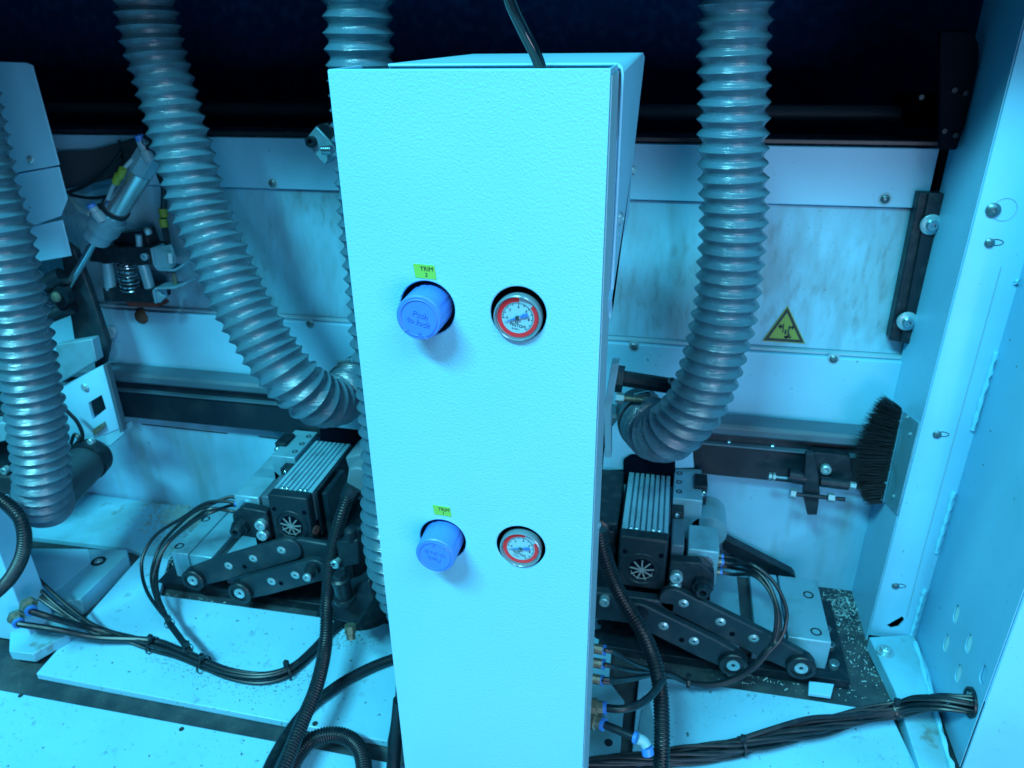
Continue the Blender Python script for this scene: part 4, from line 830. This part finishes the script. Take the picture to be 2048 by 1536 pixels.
obj('wire', MB().tube(spline([P(135, 385, Y=1.15), P(170, 372, Y=1.15), P(215, 340, Y=1.15), P(245, 300, Y=1.15)], .005), .0032, 8), 'rubber', t)
obj('wire', MB().tube(spline([P(140, 390, Y=1.15), P(180, 396, Y=1.15), P(215, 392, Y=1.14), P(240, 372, Y=1.14), P(280, 345, Y=1.14)], .005), .0030, 8), 'rubber', t)
obj('wire', MB().tube(spline([P(238, 280, Y=1.16), P(243, 310, Y=1.16), P(248, 335, Y=1.15)], .005), .0026, 8), 'rubber', t)
# spring clamp
t = thing('spring_clamp', 'black spring clamp with bent steel brackets on the smeared wall', 'clamp', P(270, 600, Y=1.15))
obj('upper_block', slabY([(170, 492), (300, 496), (306, 530), (180, 524)], 1.12, .05), 'black', t, .002); obj('lower_block', slabY([(204, 576), (304, 578), (310, 606), (208, 604)], 1.12, .05), 'black', t, .002)
obj('top_parts', slabY([(230, 468), (290, 462), (300, 492), (225, 492)], 1.14, .03), 'black', t, .002); obj('post', MB().cyl(P(277, 470, Y=1.13), P(280, 500, Y=1.13), .0055), 'alu', t); bolt(t, P(296, 463, Y=1.13), (0, -.3, 1), .006)
obj('guide_pin', MB().cyl(P(214, 524, Y=1.13), P(222, 578, Y=1.13), .0105), 'alu', t); obj('guide_pin', MB().cyl(P(286, 528, Y=1.13), P(301, 580, Y=1.13), .0095), 'alu', t)
s0, s1 = P(253, 526, Y=1.13), P(262, 580, Y=1.13); pts = []
for k in range(85):
    f = k / 84; a = f * 7 * 2 * math.pi; pts.append(s0.lerp(s1, f) + Vector((math.cos(a) * .0165, math.sin(a) * .0165, 0)))
obj('spring', MB().tube(pts, .0019, 6), 'steel', t)
for q in ([(302, 495), (342, 490), (352, 520), (348, 535), (318, 542), (308, 530)], [(306, 578), (312, 575), (322, 590), (332, 592), (320, 606), (310, 604)]): obj('bracket_face', slabY(q, 1.118, .004), 'alu', t, .001)
for q in ([(302, 497), (308, 530), (316, 540), (348, 541), (368, 529)], [(311, 607), (306, 582), (312, 577), (350, 576), (372, 566)]):
    v = pl(q, Y=1.113); mb = MB()
    for a, c in zip(v, v[1:]):
        n_ = Vector((-(c - a).z, 0, (c - a).x)).normalized() * .0018; mb.prism([a - n_, c - n_, c + n_, a + n_], (0, .035, 0))
    obj('bent_bracket', mb, 'alu', t, .0006)
bolt(t, P(291, 513, Y=1.119), NY, .0065, 'alu'); obj('stud', MB().cyl(P(340, 505, Y=1.11), P(342, 525, Y=1.11), .006, n=6), 'bolt', t); obj('stud', MB().cyl(P(347, 545, Y=1.13), P(352, 572, Y=1.13), .0045, n=10), 'brass', t)
obj('rust_plate', slabY([(252, 604), (312, 606), (320, 614), (258, 613)], 1.14, .03), 'rust', t)
obj('grease_lump', MB().lathe(P(282, 634, Y=1.171), NY, [(-.004, .017), (.003, .012), (.006, .005), (.0065, .0001)], 9), mat('brown_grease', (.07, .06, .04), .7), t)

# hook block beside the hose behind the column
t = thing('hinge_block', 'small tilted grey hinge block left of the column top', 'hinge', P(650, 300, Y=1.1))
obj('block', slabY([(609, 281), (632, 252), (662, 282), (672, 300), (650, 330), (640, 322)], 1.08, .03), 'alu', t, .002); obj('cheek', slabY([(632, 250), (655, 245), (672, 270), (664, 286)], 1.075, .03), 'black', t, .002)
bolt(t, P(624, 283, Y=1.079), NY, .0085, 'black'); obj('pin', MB().cyl(P(645, 300, Y=1.07), P(664, 300, Y=1.07), .007), 'steel', t)

# white box and raised base of the left unit
t = thing('terminal_box', 'white angled terminal box at the left edge with brass tube fittings', 'box', P(20, 1290, Z=0))
c0 = P(68, 1288, Z=0); Z1 = P(2, 1030, Y=c0.y).z
obj('shell', MB().box(c0.x - .4, c0.x, c0.y, c0.y + .05, .0, Z1), 'white', t, .002)
t = thing('raised_block', 'raised white block with recessed bolt on the left of the dark gap', 'block', P(160, 1200, Z=0))
q = [P(x, y, Z=.022) for x, y in ((-60, 1096), (176, 1098), (254, 1099), (254, 1108), (161, 1197), (155, 1199), (60, 1215), (-60, 1190))]
obj('block', MB().prism(q, (0, 0, -.035)), 'dusty', t, .0015)
q = [P(x, y, Z=.018) for x, y in ((18, 1302), (66, 1308), (136, 1268), (160, 1230), (100, 1215), (20, 1250))]
obj('lower_block', MB().prism(q, (0, 0, -.018)), 'dusty', t, .0015)
obj('cover_sheet', MB().prism([P(x, y, Z=.0235) for x, y in ((-60, 1096), (176, 1098), (182, 1122), (115, 1178), (-60, 1190))], (0, 0, -.0012)), 'white', t)
p = P(197, 1122, Z=.0232); obj('recess', MB().lathe(p, (0, 0, 1), [(-.003, .013), (.0002, .013), (.0002, .008), (-.002, .008), (-.002, .0001)], 24), 'black', t); bolt(t, p + Vector((0, 0, -.003)), (0, 0, 1), .006, 'bolt')
t = thing('dark_motor', 'dark motor parts half hidden behind the leftmost hose', 'motor', P(5, 920, Y=1.0))
obj('housing', slabY([(-80, 820), (25, 830), (38, 870), (34, 955), (-80, 950)], 1.0, .1), 'plastic', t, .004); obj('fin_block', slabY([(-80, 850), (14, 845), (22, 880), (-80, 905)], .97, .03), 'fin', t, .003)
obj('mount', slabY([(-80, 720), (8, 725), (14, 830), (-80, 830)], 1.05, .1), 'black', t, .004); bolt(t, P(12, 940, Y=.99), NY, .008, 'bolt')
obj('foot', slabY([(-80, 950), (40, 955), (40, 1000), (-80, 1000)], .98, .1), 'bed', t, .003)
